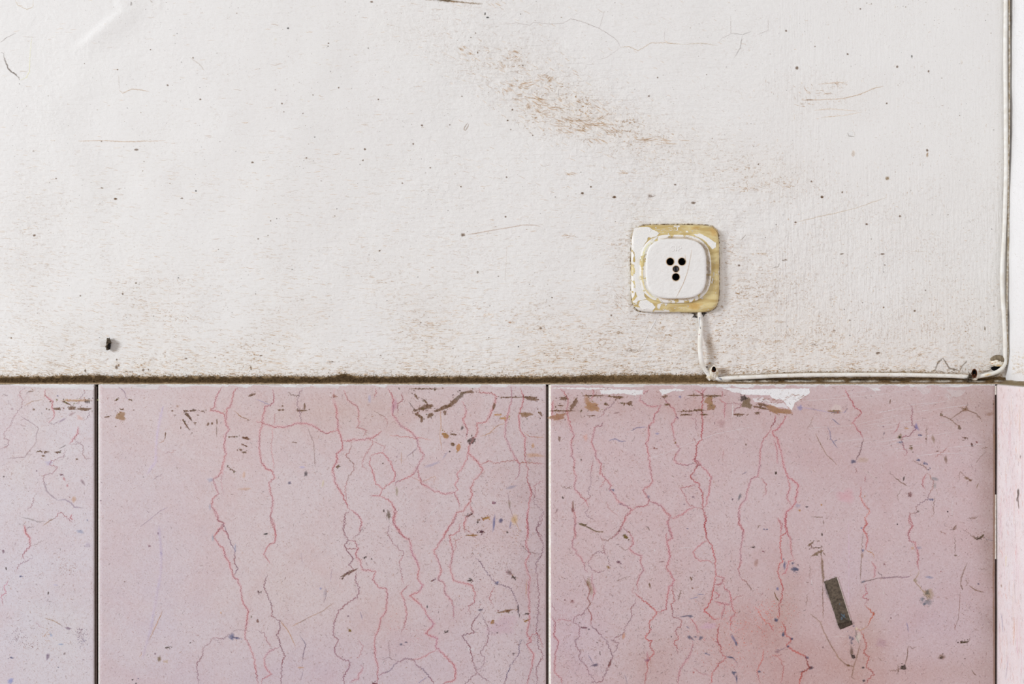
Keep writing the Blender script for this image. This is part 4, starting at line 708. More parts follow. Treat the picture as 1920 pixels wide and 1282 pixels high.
# --- slab 3 (under the socket)
s3 = slab('', 1028.6, 1866.6, 4.2, 1, t3, 0.25)
veins(s3, E, [([(125, 150), (150, 180), (160, 200), (185, 230), (170, 300), (175, 360), (190, 420), (225, 500), (200, 560), (215, 620), (205, 660), (230, 690), (225, 760), (240, 820), (225, 880), (240, 920), (300, 980), (340, 1040)], 1.0, RED, PUR), ([(365, 150), (370, 200), (350, 240)], .9, RED, BRN), ([(540, 240), (500, 290), (460, 310), (440, 350), (400, 380)], .8, RED, PUR, .7), ([(445, 400), (430, 435), (375, 445), (375, 500), (350, 550), (385, 620), (390, 670), (430, 720), (420, 790), (455, 815), (480, 850), (510, 880), (490, 905), (530, 950), (560, 1000), (610, 1030), (665, 1060), (620, 1110), (590, 1180), (560, 1230), (510, 1280)], 1.1, RED, PUR, .9),
    ([(665, 1060), (700, 1040), (780, 1030), (785, 985), (740, 915), (790, 880), (815, 850), (800, 790), (795, 740), (790, 700), (785, 640), (770, 570), (790, 500), (780, 440), (820, 400), (825, 350), (870, 300), (885, 275)], 1.1, RED, RD2, .9), ([(785, 990), (880, 1030), (910, 1080), (940, 1110), (925, 1170), (940, 1220), (960, 1280)], 1.25, RED, RD2, .95), ([(885, 210), (935, 270), (975, 310), (1000, 370), (955, 420), (975, 490), (985, 560), (1020, 600), (990, 650), (975, 690), (1000, 715), (1080, 725), (1140, 715)], 1.0, RED, PUR, .8),
    ([(1190, 150), (1190, 220), (1180, 300), (1190, 380), (1190, 460), (1180, 530), (1140, 580), (1145, 640), (1130, 690), (1150, 720), (1130, 780), (1095, 810), (1120, 845), (1160, 860), (1165, 900), (1190, 940), (1190, 1010), (1190, 1060), (1215, 1120), (1205, 1180), (1220, 1280)], 1.6, (184, 84, 92), (160, 66, 70), 1), ([(1110, 680), (1150, 690), (1170, 720), (1130, 740)], 1.6, RED, RD2, .9), ([(1160, 720), (1205, 750), (1255, 820), (1240, 900), (1230, 960), (1215, 1030), (1195, 1050)], 1.15, RED, RED, .85), ([(1140, 870), (1090, 890), (1025, 900), (1060, 960), (1085, 1030), (1130, 1040), (1190, 1055)], .8, RED, RED, .7), ([(1130, 1040), (1060, 1080), (1000, 1110), (950, 1135)], .9, RED, RED, .8),
    ([(730, 190), (720, 240), (770, 280), (830, 290), (880, 275)], .9, RED, PUR, .8), ([(730, 190), (790, 165)], .9), ([(1340, 170), (1335, 220)], .8), ([(1315, 240), (1360, 265), (1350, 320), (1355, 375)], .9), ([(1360, 265), (1480, 265), (1470, 290), (1430, 310), (1420, 350)], .8), ([(1130, 160), (1180, 190), (1215, 150)], .9), ([(1090, 370), (1140, 380), (1135, 440), (1145, 480)], .7, PUR, RED, .6), ([(1120, 520), (1140, 560)], 1.0, RED, BRN, .8), ([(1735, 350), (1730, 400), (1700, 465)], 1.3, (184, 84, 92), RD2, 1), ([(1700, 465), (1660, 510), (1635, 560), (1620, 640), (1620, 720), (1605, 810), (1550, 830), (1530, 900), (1515, 980), (1460, 1050), (1465, 1110), (1455, 1170), (1490, 1200), (1490, 1280)], .95, RED, PUR, .8),
    ([(1815, 350), (1800, 400), (1750, 460), (1710, 475), (1750, 530), (1770, 600), (1790, 690), (1810, 770), (1830, 810), (1890, 860), (1915, 890), (1890, 950), (1880, 1020), (1820, 1080), (1810, 1130), (1815, 1220), (1840, 1280)], 1.25, RED, (170, 76, 86), .95), ([(1720, 540), (1745, 600), (1750, 720)], .9), ([(1825, 820), (1845, 900), (1820, 970), (1850, 1030)], .9), ([(1630, 820), (1660, 870), (1665, 930), (1645, 970)], .8, RED, RED, .6), ([(1740, 1120), (1780, 1170), (1775, 1270)], .8, RED, RED, .6), ([(370, 690), (350, 780), (355, 870), (330, 920), (345, 970), (300, 1000), (280, 1030)], .8, RED, PUR, .65),
    ([(340, 1040), (310, 1080), (330, 1110), (390, 1150)], .8, PUR, BRN, .7), ([(210, 1000), (215, 1060), (240, 1130), (225, 1200), (240, 1280)], 1.0, RED, BRN, .8), ([(70, 240), (60, 330), (70, 380)], 1.2, RED, RED, .8), ([(180, 280), (200, 320), (150, 330)], .8, RED, BRN, .5), ([(460, 820), (440, 880), (410, 900)], .7, RED, RED, .6), ([(485, 550), (500, 538), (535, 532), (575, 550), (615, 548)], 1.5, (126, 126, 160), BLU, .9), ([(650, 470), (700, 445), (770, 440)], 1.3, (140, 138, 166), BLU, .7), ([(1415, 258), (1417, 368)], 1.1, (246, 242, 236), (240, 236, 230), 1), ([(1050, 1100), (1046, 1120)], .8, (222, 210, 212), None, .6),
    ([(700, 705), (900, 640), (1080, 570), (1300, 490), (1560, 440)], .35, (224, 208, 208), (224, 208, 208), .7), ([(1480, 795), (1525, 775)], .8, BLU, PUR, .7), ([(1350, 620), (1335, 670)], .7, RED, RED, .5), ([(270, 1165), (320, 1190), (390, 1225), (440, 1228)], 1.9, (132, 110, 76), (110, 92, 66), .95), ([(1600, 1200), (1625, 1180)], 1.0, BRN, BRN, .7), ([(560, 770), (530, 775)], 1, BRN, BRN, .5), ([(765, 1180), (795, 1220)], 1.0, BRN, DKB, .7), ([(960, 800), (975, 820)], 1, BRN, BRN, .7), ([(130, 885), (175, 905), (210, 880)], .7, BRN, BRN, .7), ([(475, 1000), (480, 1050), (560, 1110)], .5, (180, 140, 130), RED, .5)])
blobs(s3, E, [(360, 290, 52, 28, 15, (166, 126, 90), .92), (330, 250, 40, 18, 60, (166, 126, 90), .8), (150, 226, 28, 14), (225, 265, 16, 44, 35), (110, 362, 60, 20, -12, (160, 118, 88), .85), (160, 320, 100, 4, 0), (365, 207, 85, 5, 0), (560, 218, 34, 10), (500, 212, 26, 6), (640, 262, 22, 11), (590, 262, 20, 4), (465, 270, 15, 7), (125, 280, 25, 4), (545, 335, 24, 5, -10, (140, 112, 110), .7), (350, 358, 24, 3, 0), (1130, 204, 60, 5), (1270, 208, 70, 6), (1240, 240, 32, 30, 0, (160, 126, 92), .9), (1255, 290, 26, 30, 0, (150, 116, 82), .9), (1160, 315, 40, 7), (1070, 322, 60, 3), (1060, 349, 46, 6), (1203, 348, 26, 6), (1460, 347, 42, 7), (1598, 338, 20, 9), (1522, 262, 38, 34, -10, (122, 102, 76), .95), (1495, 225, 24, 20, 0, (70, 58, 50), .9),
    (1650, 278, 50, 12, 15), (1720, 308, 60, 20, 20, (162, 124, 92), .95), (1800, 325, 60, 18, 8, (162, 124, 92), .95), (1335, 412, 28, 26, 0, (170, 140, 140), .55), (925, 272, 26, 7), (905, 212, 22, 6, -10), (115, 530, 10, 20, 0, BRN, .7), (610, 1265, 22, 10, 40, (110, 92, 66), .9), (788, 440, 5, 18, -10, DKB), (850, 490, 16, 8, 0, (140, 140, 170), .6), (1467, 965, 9, 30, 22, (110, 110, 116), .85), (1740, 787, 7, 12, 0, (90, 76, 60)), (1415, 983, 7, 8, 0, PUR), (310, 520, 20, 22, 0, (214, 150, 130), .3), (1020, 215, 14, 8, 45, (110, 110, 150), .7), (1118, 965, 9, 9, 0, PUR, .7), (1052, 1020, 7, 7, 0, PUR, .6), (785, 965, 9, 14, 0, (130, 130, 150), .6), (140, 970, 6, 10, -20, DKB), (278, 688, 5, 7, 0, DKB), (830, 602, 14, 3, 15, (150, 90, 80), .8), (1514, 573, 7, 9, 0, BRN, .7), (1650, 1208, 6, 6, 0, BLU), (1075, 1203, 8, 3, 0, BLU), (515, 915, 16, 5, 40, BLU, .6), (575, 1018, 16, 6, 0, (100, 90, 120), .8), (985, 560, 6, 10, 20, (130, 100, 60), .9), (1000, 370, 6, 14, -50, PUR), (215, 1060, 12, 20, 0, (120, 70, 66), .7), (218, 1020, 5, 32, 0, (130, 100, 80), .8), (95, 1070, 5, 22, 30, (120, 80, 80), .6), (1280, 412, 4, 9, 0, PUR), (1640, 300, 60, 8, 12)])
blobs(s3, F, [(640, 700, 20, 15, 20, (86, 86, 110), .95), (240, 300, 18, 20, 0, (140, 138, 176), .7), (1115, 440, 14, 22, -20, (116, 116, 160), .75), (1140, 500, 12, 6, -20, BLU, .6), (1222, 985, 20, 8, 0, BLU, .6), (985, 555, 20, 6, 0, BLU, .6), (990, 515, 20, 18, 0, (120, 100, 50), .55), (988, 518, 9, 10, 0, (60, 50, 36), .9), (1075, 600, 14, 14, 0, (110, 90, 50), .8), (1185, 530, 5, 8), (1240, 530, 12, 26, -10, (130, 110, 80), .6), (1335, 685, 12, 32, -10, (120, 96, 76), .75), (1435, 445, 12, 14, -30, (110, 88, 66), .85), (1300, 350, 12, 12, 0, (120, 96, 70), .9), (1490, 825, 20, 12, 20, (130, 104, 70), .7), (1480, 310, 22, 16, 0, (130, 100, 76), .7), (1662, 345, 22, 18, 0, (150, 118, 100), .5), (1690, 270, 6, 7, 0, DKB), (1530, 575, 8, 16, -20, (90, 50, 36), .95), (1565, 555, 8, 6, 40, (120, 50, 40)), (1480, 522, 22, 4, 5, (100, 66, 40)), (1465, 540, 12, 3, 0), (1270, 622, 12, 5, -8, (110, 70, 46)), (915, 250, 4, 22, 5), (1065, 950, 16, 18, 0, (120, 84, 80), .8), (1066, 950, 9, 11, 0, (196, 166, 170), 1), (1018, 830, 6, 18, 12, DKB), (58, 787, 7, 12, 0, DKB),
    (1125, 1075, 10, 8, 0, (90, 86, 70), .8), (1605, 1262, 22, 8, -30, (90, 76, 56), .9), (1575, 1275, 20, 5, 20, (90, 76, 56), .9), (870, 490, 6, 14, 10, (110, 100, 110), .6), (865, 438, 8, 6, 0, PUR, .7), (970, 1170, 5, 5, 0, (30, 26, 30), 1), (1348, 1075, 6, 7, 0, (40, 20, 20), 1), (400, 1025, 7, 7, 0, OCH), (235, 1066, 9, 8, 0, OCH, .9), (293, 1040, 12, 8, 0, (80, 70, 76), .8), (1180, 715, 18, 9, 20, BLU, .5), (1215, 752, 12, 9, 0, BLU, .6), (1250, 830, 26, 14, 0, (130, 136, 140), .6), (1250, 880, 12, 24, 0, (150, 150, 150), .5), (1128, 690, 16, 8, 0, BLU, .5), (1040, 450, 18, 8, 0, OCH, .6), (705, 690, 40, 20, 0, (170, 150, 120), .2), (505, 326, 46, 11, 3, (150, 118, 86), .95), (725, 960, 5, 5, 0, OCH), (225, 1030, 22, 14, 0, (150, 150, 170), .4), (590, 960, 60, 50, 0, (204, 150, 160), .25), (1400, 1195, 6, 22, 40, BRN, .7), (550, 325, 12, 14, 0, (200, 180, 170), .5), (1520, 840, 10, 8)])
s3.poly(msurf, F([(460, 316), (486, 286), (510, 268), (545, 282), (556, 318), (520, 316)]), (214, 196, 192), .95, .5)
s3.poly(msurf, E([(1480, 160), (1990, 152), (1990, 190), (1940, 220), (1880, 260), (1860, 318), (1830, 290), (1790, 235), (1740, 235), (1690, 205), (1480, 198)]), (250, 243, 248), .97, 1.0)
s3.poly(msurf, E([(1565, 225), (1640, 220), (1720, 262), (1800, 262), (1830, 300), (1740, 288), (1660, 258), (1580, 258)]), (232, 220, 222), .8, 1.2)
for k in range(60):
    x = R.uniform(1600, 1960); y = 215 + 30 * math.sin((x - 1600) / 60) * .3 + R.uniform(-10, 30) + (x < 1800) * (x - 1600) * .12
    (cx, cy), = E([(x, y)]); s3.dash(msurf, cx, cy, R.uniform(1.5, 5), R.uniform(.4, .8), R.uniform(-.7, .4), (146, 106, 84), .85)
for a in ([(420, 165), (560, 160), (740, 165), (740, 195), (690, 205), (600, 190), (430, 195)], [(880, 205), (960, 175), (1060, 168), (1000, 155), (860, 160), (880, 185)], [(60, 150), (130, 146), (420, 148), (560, 158), (300, 160)], [(1330, 148), (1450, 150), (1480, 160), (1480, 190), (1420, 180), (1380, 165)]):
    s3.poly(msurf, E(a), (250, 244, 247), .9, .9)
veins(s3, F, [([(580, 150), (590, 190), (620, 240), (660, 300), (700, 335), (635, 405), (680, 470), (715, 530)], 1.45, (176, 84, 96), (160, 72, 80), 1), ([(715, 530), (700, 590), (680, 650), (665, 690)], 1.4, (110, 76, 80), (60, 50, 60), 1), ([(665, 750), (665, 790)], .9, RED, BRN, .6), ([(725, 810), (730, 850)], .9), ([(700, 890), (690, 960), (720, 1020), (765, 1080), (730, 1120), (740, 1170), (715, 1210), (745, 1275)], 1.0, RED, (190, 120, 90), .85), ([(1060, 265), (1085, 300), (1075, 370), (1080, 430), (1105, 450), (1075, 495), (1010, 515), (1005, 560), (1020, 600), (1045, 625), (1020, 665)], 1.25, (168, 88, 96), PUR, .95), ([(1080, 685), (1130, 715), (1215, 770)], 1.1, (150, 104, 84), BRN, .9),
    ([(1190, 790), (1165, 830), (1160, 870), (1180, 910)], 1.0), ([(1195, 785), (1240, 840), (1240, 900), (1200, 960), (1210, 980), (1150, 1010), (1105, 1040), (1120, 1075), (1060, 1095)], 1.0, (168, 120, 100), PUR, .85), ([(1060, 1095), (1060, 1150), (1080, 1190), (1050, 1230), (1055, 1280)], 1.2, (168, 88, 90), RD2, .95), ([(1290, 350), (1370, 385), (1435, 440)], 1.3, (128, 100, 76), BRN, .9), ([(1290, 350), (1312, 322)], .8, BRN, BRN), ([(1365, 385), (1430, 340), (1480, 310), (1560, 340), (1600, 385)], 1.1, (132, 104, 82), BRN, .85), ([(1420, 290), (1480, 310), (1500, 250)], .8, BRN, BRN, .7), ([(1560, 360), (1600, 380)], 1, BRN, BRN, .5), ([(355, 490), (400, 580), (440, 650), (510, 715)], .9, (160, 130, 100), BRN, .85), ([(345, 360), (310, 430), (290, 460)], .6, (180, 130, 100), BRN, .6),
    ([(445, 435), (465, 480), (470, 530), (500, 570), (522, 600)], 1.2, (110, 112, 150), BLU, .85), ([(490, 550), (520, 538)], 1.1, BLU, BLU, .8), ([(478, 378), (505, 400), (540, 425)], 1.2, (110, 112, 150), BLU, .7), ([(240, 290), (350, 310), (450, 330), (590, 330)], 1.2, (170, 160, 184), BLU, .5), ([(570, 335), (600, 300)], 1.2, BLU, BLU, .5), ([(945, 815), (990, 850), (1045, 885)], 1.2, (110, 84, 60), BRN, .9), ([(910, 770), (945, 815)], .6, PUR, BRN, .6), ([(990, 400), (970, 450), (940, 490)], .8, RED, RED, .7), ([(320, 1114), (405, 1118), (415, 1160), (405, 1180), (404, 1250)], 1.1, (120, 96, 70), BRN, .9), ([(415, 1140), (414, 1170)], 2.0, (110, 88, 62), BRN, .8), ([(404, 1235), (405, 1258)], 1.8, (80, 64, 50), DKB, .9),
    ([(1383, 990), (1380, 1050), (1379, 1110)], .7, (232, 222, 224), None, .8), ([(1115, 645), (1117, 665)], .9, (226, 214, 214), None, .9), ([(1190, 415), (1188, 500), (1190, 580)], .7, BRN, BRN, .5), ([(1640, 620), (1590, 670), (1560, 710)], .7, BRN, BRN, .7), ([(1600, 600), (1650, 590)], 1, BRN, BRN, .7), ([(1250, 670), (1350, 600)], .8, (170, 100, 90), BRN, .7), ([(1425, 860), (1445, 785), (1490, 825), (1540, 840)], .8, BRN, BRN, .7), ([(1495, 875), (1510, 830)], .8, BRN, BRN, .7), ([(1245, 960), (1240, 1100)], .8, BRN, BRN, .6), ([(1580, 860), (1565, 900)], .8, (140, 120, 70), BRN, .6), ([(1330, 190), (1370, 245)], 1.0, (230, 216, 226), None, .7), ([(1340, 185), (1380, 230)], .8, (230, 216, 226), None, .6),
    ([(1100, 330), (1310, 300), (1500, 275)], .4, (228, 212, 214), None, .8), ([(800, 345), (1100, 270), (1300, 255)], .4, (228, 212, 214), None, .7), ([(200, 250), (560, 225), (900, 190)], .4, (226, 206, 204), None, .7), ([(1120, 660), (1250, 640), (1500, 638)], .5, (224, 206, 208), None, .7), ([(300, 450), (620, 430), (1000, 350)], .35, (224, 204, 204), None, .6), ([(700, 750), (820, 840)], .5, (214, 196, 186), None, .6), ([(440, 955), (520, 880)], .4, (220, 204, 204), None, .6), ([(860, 590), (1100, 520), (1400, 480)], .3, (222, 204, 206), None, .6), ([(780, 155), (820, 190)], .9, (234, 226, 226), None, .8), ([(1500, 1130), (1580, 1110)], .9, BRN, BRN, .5), ([(1010, 900), (970, 960), (980, 1000)], .6, BRN, BRN, .4)])
s3.poly(msurf, F([(1120, 150), (1230, 150), (1210, 185), (1165, 200), (1140, 180)]), (232, 216, 222), .22, 1); s3.poly(msurf, F([(1340, 160), (1480, 165), (1440, 215), (1380, 215)]), (226, 206, 218), .2, 1.5)
s3.poly(msurf, F([(760, 148), (820, 150), (850, 165), (800, 170)]), (236, 228, 230), .8, .6)
veins(s3, G, [([(215, 30), (240, 80), (225, 120), (240, 160), (215, 210), (205, 260), (245, 290), (235, 310), (270, 330), (300, 380), (310, 430), (325, 450)], 1.0, RED, PUR, .8), ([(290, 470), (320, 530), (345, 580), (325, 640), (345, 680), (325, 715), (355, 770), (350, 840)], 1.2, (130, 100, 90), RED, .9), ([(350, 840), (410, 900), (470, 970), (490, 1030), (510, 1080), (490, 1140), (470, 1180), (440, 1230), (430, 1260), (340, 1272)], 1.15, RD2, PUR, .9), ([(325, 715), (300, 750), (230, 780), (215, 820), (270, 850), (260, 920), (235, 960), (240, 1000), (270, 1040), (260, 1090), (310, 1140), (340, 1210), (380, 1260)], 1.0, RD2, PUR, .8), ([(360, 450), (355, 520), (375, 590), (360, 660)], 1.0, RED, PUR, .75),
    ([(470, 215), (440, 260), (460, 310), (400, 290), (370, 320), (330, 370), (350, 430), (400, 448), (460, 435)], .8, RED, PUR, .7), ([(480, 320), (490, 400)], .6, PUR, BRN, .6), ([(625, 0), (600, 60), (585, 95), (550, 150), (510, 190), (470, 215), (430, 200), (420, 170)], 1.05, (160, 90, 90), BRN, .85), ([(590, 110), (635, 150), (660, 190), (665, 240), (630, 270), (680, 310), (730, 325), (720, 370), (745, 430), (705, 490), (695, 560), (710, 600)], 1.1, RED, PUR, .85), ([(690, 610), (740, 660), (800, 700), (840, 750), (810, 800), (780, 830), (800, 880), (755, 920), (765, 955), (800, 965), (790, 1000), (820, 1050), (790, 1090), (770, 1130), (765, 1200), (745, 1290)], 1.6, (190, 80, 76), (150, 62, 62), 1),
    ([(690, 640), (680, 680), (650, 720), (655, 780), (610, 850), (600, 900), (560, 930), (500, 955)], 1.0, RD2, PUR, .85), ([(500, 955), (555, 980), (540, 1030), (500, 1050)], .9, RD2, PUR, .7), ([(660, 600), (690, 610), (710, 640)], .8, RED, RED, .6), ([(670, 560), (660, 600)], .8, RED, RED, .6), ([(900, 0), (940, 20), (920, 80), (945, 140), (960, 190), (915, 220), (930, 280), (940, 330), (915, 420), (950, 470), (975, 510), (935, 560), (915, 640), (910, 720), (870, 745), (840, 750)], 1.3, RED, (160, 76, 90), .95), ([(920, 150), (910, 220)], .9), ([(1045, 5), (990, 45), (950, 50)], .7, RED, RED, .6),
    ([(955, 530), (960, 590), (980, 650), (950, 690), (960, 780), (1020, 800), (1020, 850), (980, 880), (1005, 940), (965, 980), (990, 1010), (1000, 1060)], 1.15, (190, 90, 88), RD2, .9), ([(1085, 790), (1140, 850), (1150, 910)], .9), ([(1110, 960), (1100, 1030), (1075, 1090), (1020, 1160), (1000, 1230), (1000, 1290)], .95, RED, PUR, .8), ([(1190, 0), (1205, 60), (1200, 110), (1215, 200), (1250, 250), (1275, 340), (1280, 450), (1275, 530), (1255, 570), (1255, 640), (1230, 690), (1190, 745), (1240, 770), (1260, 795), (1310, 800)], 1.5, (190, 82, 84), (160, 70, 76), 1), ([(1215, 210), (1150, 250), (1115, 300), (1130, 340), (1170, 360), (1220, 355), (1260, 380)], .9, RED, RED, .75),
    ([(1285, 470), (1340, 490), (1330, 530), (1270, 545)], 1.2), ([(1340, 530), (1350, 570), (1390, 600), (1400, 660), (1410, 720), (1430, 755), (1395, 800), (1390, 880)], 1.1, RED, RED, .8), ([(1270, 590), (1310, 620), (1280, 650)], .9), ([(1310, 830), (1300, 880), (1290, 960), (1320, 1000), (1320, 1040), (1360, 1085), (1300, 1130), (1260, 1200), (1240, 1290)], 1.6, (190, 76, 74), (156, 62, 64), 1), ([(1270, 970), (1320, 985)], 1.1, STR, RD2, .8), ([(1350, 690), (1330, 760), (1320, 800)], .9), ([(1270, 665), (1310, 680), (1395, 685)], 1.1), ([(1400, 665), (1440, 630), (1500, 615)], .7, RED, RED, .5), ([(1445, 0), (1460, 90), (1490, 140), (1480, 220), (1460, 300), (1470, 370), (1450, 420), (1465, 490)], 1.05, RED, PUR, .8), ([(1465, 490), (1510, 520), (1560, 590)], .9, BRN, RED, .8),
    ([(1810, 0), (1810, 140), (1770, 180), (1765, 260), (1780, 370), (1750, 400), (1745, 450), (1780, 560), (1780, 640), (1755, 710), (1750, 800)], 1.4, (190, 84, 82), (160, 72, 76), .95), ([(1770, 820), (1790, 850), (1800, 910), (1850, 950), (1810, 990), (1860, 1030), (1905, 1050)], 1.7, (190, 70, 60), (160, 60, 56), 1), ([(1740, 40), (1780, 90), (1770, 150)], .9), ([(1810, 140), (1840, 200), (1845, 300), (1860, 345)], 1.0), ([(1870, 350), (1830, 370), (1800, 450), (1770, 470)], 1.0, STR, RED, .8), ([(1570, 700), (1610, 750), (1640, 810), (1680, 840), (1710, 880)], .9, (200, 100, 84), RED, .8), ([(60, 680), (80, 740)], .8), ([(60, 775), (80, 820), (75, 920), (110, 960), (85, 1050), (80, 1200), (130, 1240), (135, 1290)], 1.05, RED, RD2, .8), ([(80, 800), (150, 800), (215, 820)], .7, RED, RED, .6),
    ([(1640, 1020), (1630, 1100), (1590, 1180), (1610, 1280)], .9, (204, 96, 80), RED, .75), ([(1700, 1060), (1760, 1090), (1790, 1150), (1770, 1290)], .8, (200, 110, 96), RED, .6), ([(1110, 1160), (1160, 1200), (1240, 1220)], .8, RED, PUR, .6), ([(270, 85), (300, 95), (360, 130), (410, 150), (440, 148)], 0.8, (110, 92, 66), DKB, .6), ([(1025, 580), (1010, 620), (1000, 665)], 1.5, (140, 106, 70), DKB, .9), ([(1720, 595), (1735, 640), (1760, 665)], .9, (140, 110, 70), BRN, .8), ([(330, 1065), (375, 1140)], .8, BLU, PUR, .7), ([(415, 1035), (420, 1070)], 1.2, DKB, DKB, .8), ([(600, 1210), (625, 1281)], .8, BLU, BLU, .5), ([(1060, 850), (1085, 870)], 1.3, BLU, BLU, .7), ([(560, 250), (600, 285), (640, 270)], .9, BRN, BRN, .6), ([(1010, 268), (1100, 262)], .8, (222, 206, 206), None, .6),
    ([(1490, 780), (1500, 850), (1420, 900)], .7, (196, 130, 130), PUR, .4), ([(1375, 1075), (1410, 1085), (1445, 1130)], 1.2, (80, 80, 110), BLU, .8), ([(1410, 1200), (1435, 1235), (1440, 1281)], 1.2, (90, 90, 120), BLU, .8), ([(580, 460), (540, 520), (590, 490), (650, 480)], .6, BRN, BRN, .6), ([(770, 1040), (775, 1090), (750, 1120)], 1.4, RED, BLU, .7)])
BLD = (84, 88, 112)
blobs(s3, G, [(1868, 425, 26, 20, 0, BLD, .9), (1858, 380, 9, 8, 0, BLD), (1795, 395, 9, 24, 0, (90, 96, 130), .8), (1788, 350, 8, 6, 0, BLD, .7), (1745, 570, 11, 12, 0, (116, 116, 150), .8), (1090, 935, 26, 12, 25, BLD, .85), (1130, 930, 12, 6, 0, BLD, .7), (1170, 938, 18, 12, -30, BLD, .8), (1060, 775, 48, 5, -8, BLD, .85), (1095, 778, 18, 9, 0, BLD, .8), (1418, 950, 10, 44, -28, (110, 108, 140), .75), (1435, 980, 9, 16, 0, BLD, .8), (1390, 1083, 26, 6, 12, BLD, .9), (1415, 1196, 18, 12, 0, BLD, .95), (1438, 1235, 6, 22, 0, BLD, .8), (382, 1140, 28, 9, -10, (90, 80, 100), .9), (1735, 805, 14, 12, -40, BLD, .85), (1785, 918, 11, 14, 0, BLD, .85), (1170, 612, 28, 4, 5, (120, 122, 150), .8), (1120, 640, 36, 4, -15, (130, 132, 160), .7), (1606, 1190, 12, 8, 0, BLD, .95), (557, 372, 16, 10, -10, (110, 76, 90), .85), (1848, 945, 12, 9, 0, BLD, .9), (1820, 1003, 10, 9, 0, BLD, .8), (1665, 128, 9, 5, 0, BLU), (1072, 123, 9, 3, 0, BLU), (1210, 1055, 12, 5, 20, BLU, .7),
    (1560, 263, 12, 5, 15, DKB), (1635, 292, 10, 6, 20, (140, 90, 100)), (612, 185, 20, 11, 42, (120, 96, 50), .95), (562, 140, 8, 8, 0, DKB), (635, 148, 10, 5, 30, (120, 92, 50)), (788, 545, 7, 18, -15, BRN), (210, 668, 14, 18, 0, (140, 96, 96), .5), (210, 660, 6, 8, 0, (110, 66, 66), .8), (155, 655, 6, 6, 0, (110, 70, 70)), (300, 862, 22, 8, 0, (120, 80, 90), .85), (482, 412, 16, 9, 30, (150, 124, 84), .8), (1098, 495, 7, 16, -25, BRN, .8), (1108, 567, 8, 7, 0, (140, 100, 80)), (827, 283, 3.5, 13, 0, (238, 226, 222), .95), (345, 560, 14, 60, -12, (140, 120, 90), .5), (325, 530, 10, 24, -12, (130, 112, 80), .7), (490, 1130, 12, 26, 15, (110, 84, 70), .7), (288, 92, 26, 10, 10, (110, 94, 66), .9), (435, 147, 10, 5, 0, (120, 96, 60)), (880, 370, 22, 5, -10, (140, 112, 110), .7), (950, 930, 5, 6, 0, DKB), (1230, 850, 50, 30, 0, (196, 170, 190), .35), (770, 1105, 20, 10, 0, (120, 84, 110), .6), (1585, 375, 16, 24, 0, (150, 112, 96), .4), (1740, 1040, 20, 12, 0, (130, 100, 110), .5), (595, 925, 10, 24, 10, (180, 120, 70), .5), (1117, 1195, 7, 7, 0, STR, .6), (780, 1240, 8, 5, 0, (240, 200, 196), .8)])
for a in ((1600, 850, 260, 220, 150, (222, 112, 90), .9), (1450, 1000, 260, 200, 120, (214, 116, 96), .9), (1330, 780, 120, 120, 50, (222, 110, 96), .8), (1150, 950, 200, 200, 60, (216, 120, 104), .8), (1660, 760, 100, 120, 60, (226, 104, 84), 1.1), (1500, 1150, 260, 120, 70, (200, 110, 96), .8), (200, 1080, 140, 200, 60, (120, 80, 84), .8), (1050, 480, 200, 140, 50, BRN)): clump(s3, G, *a)
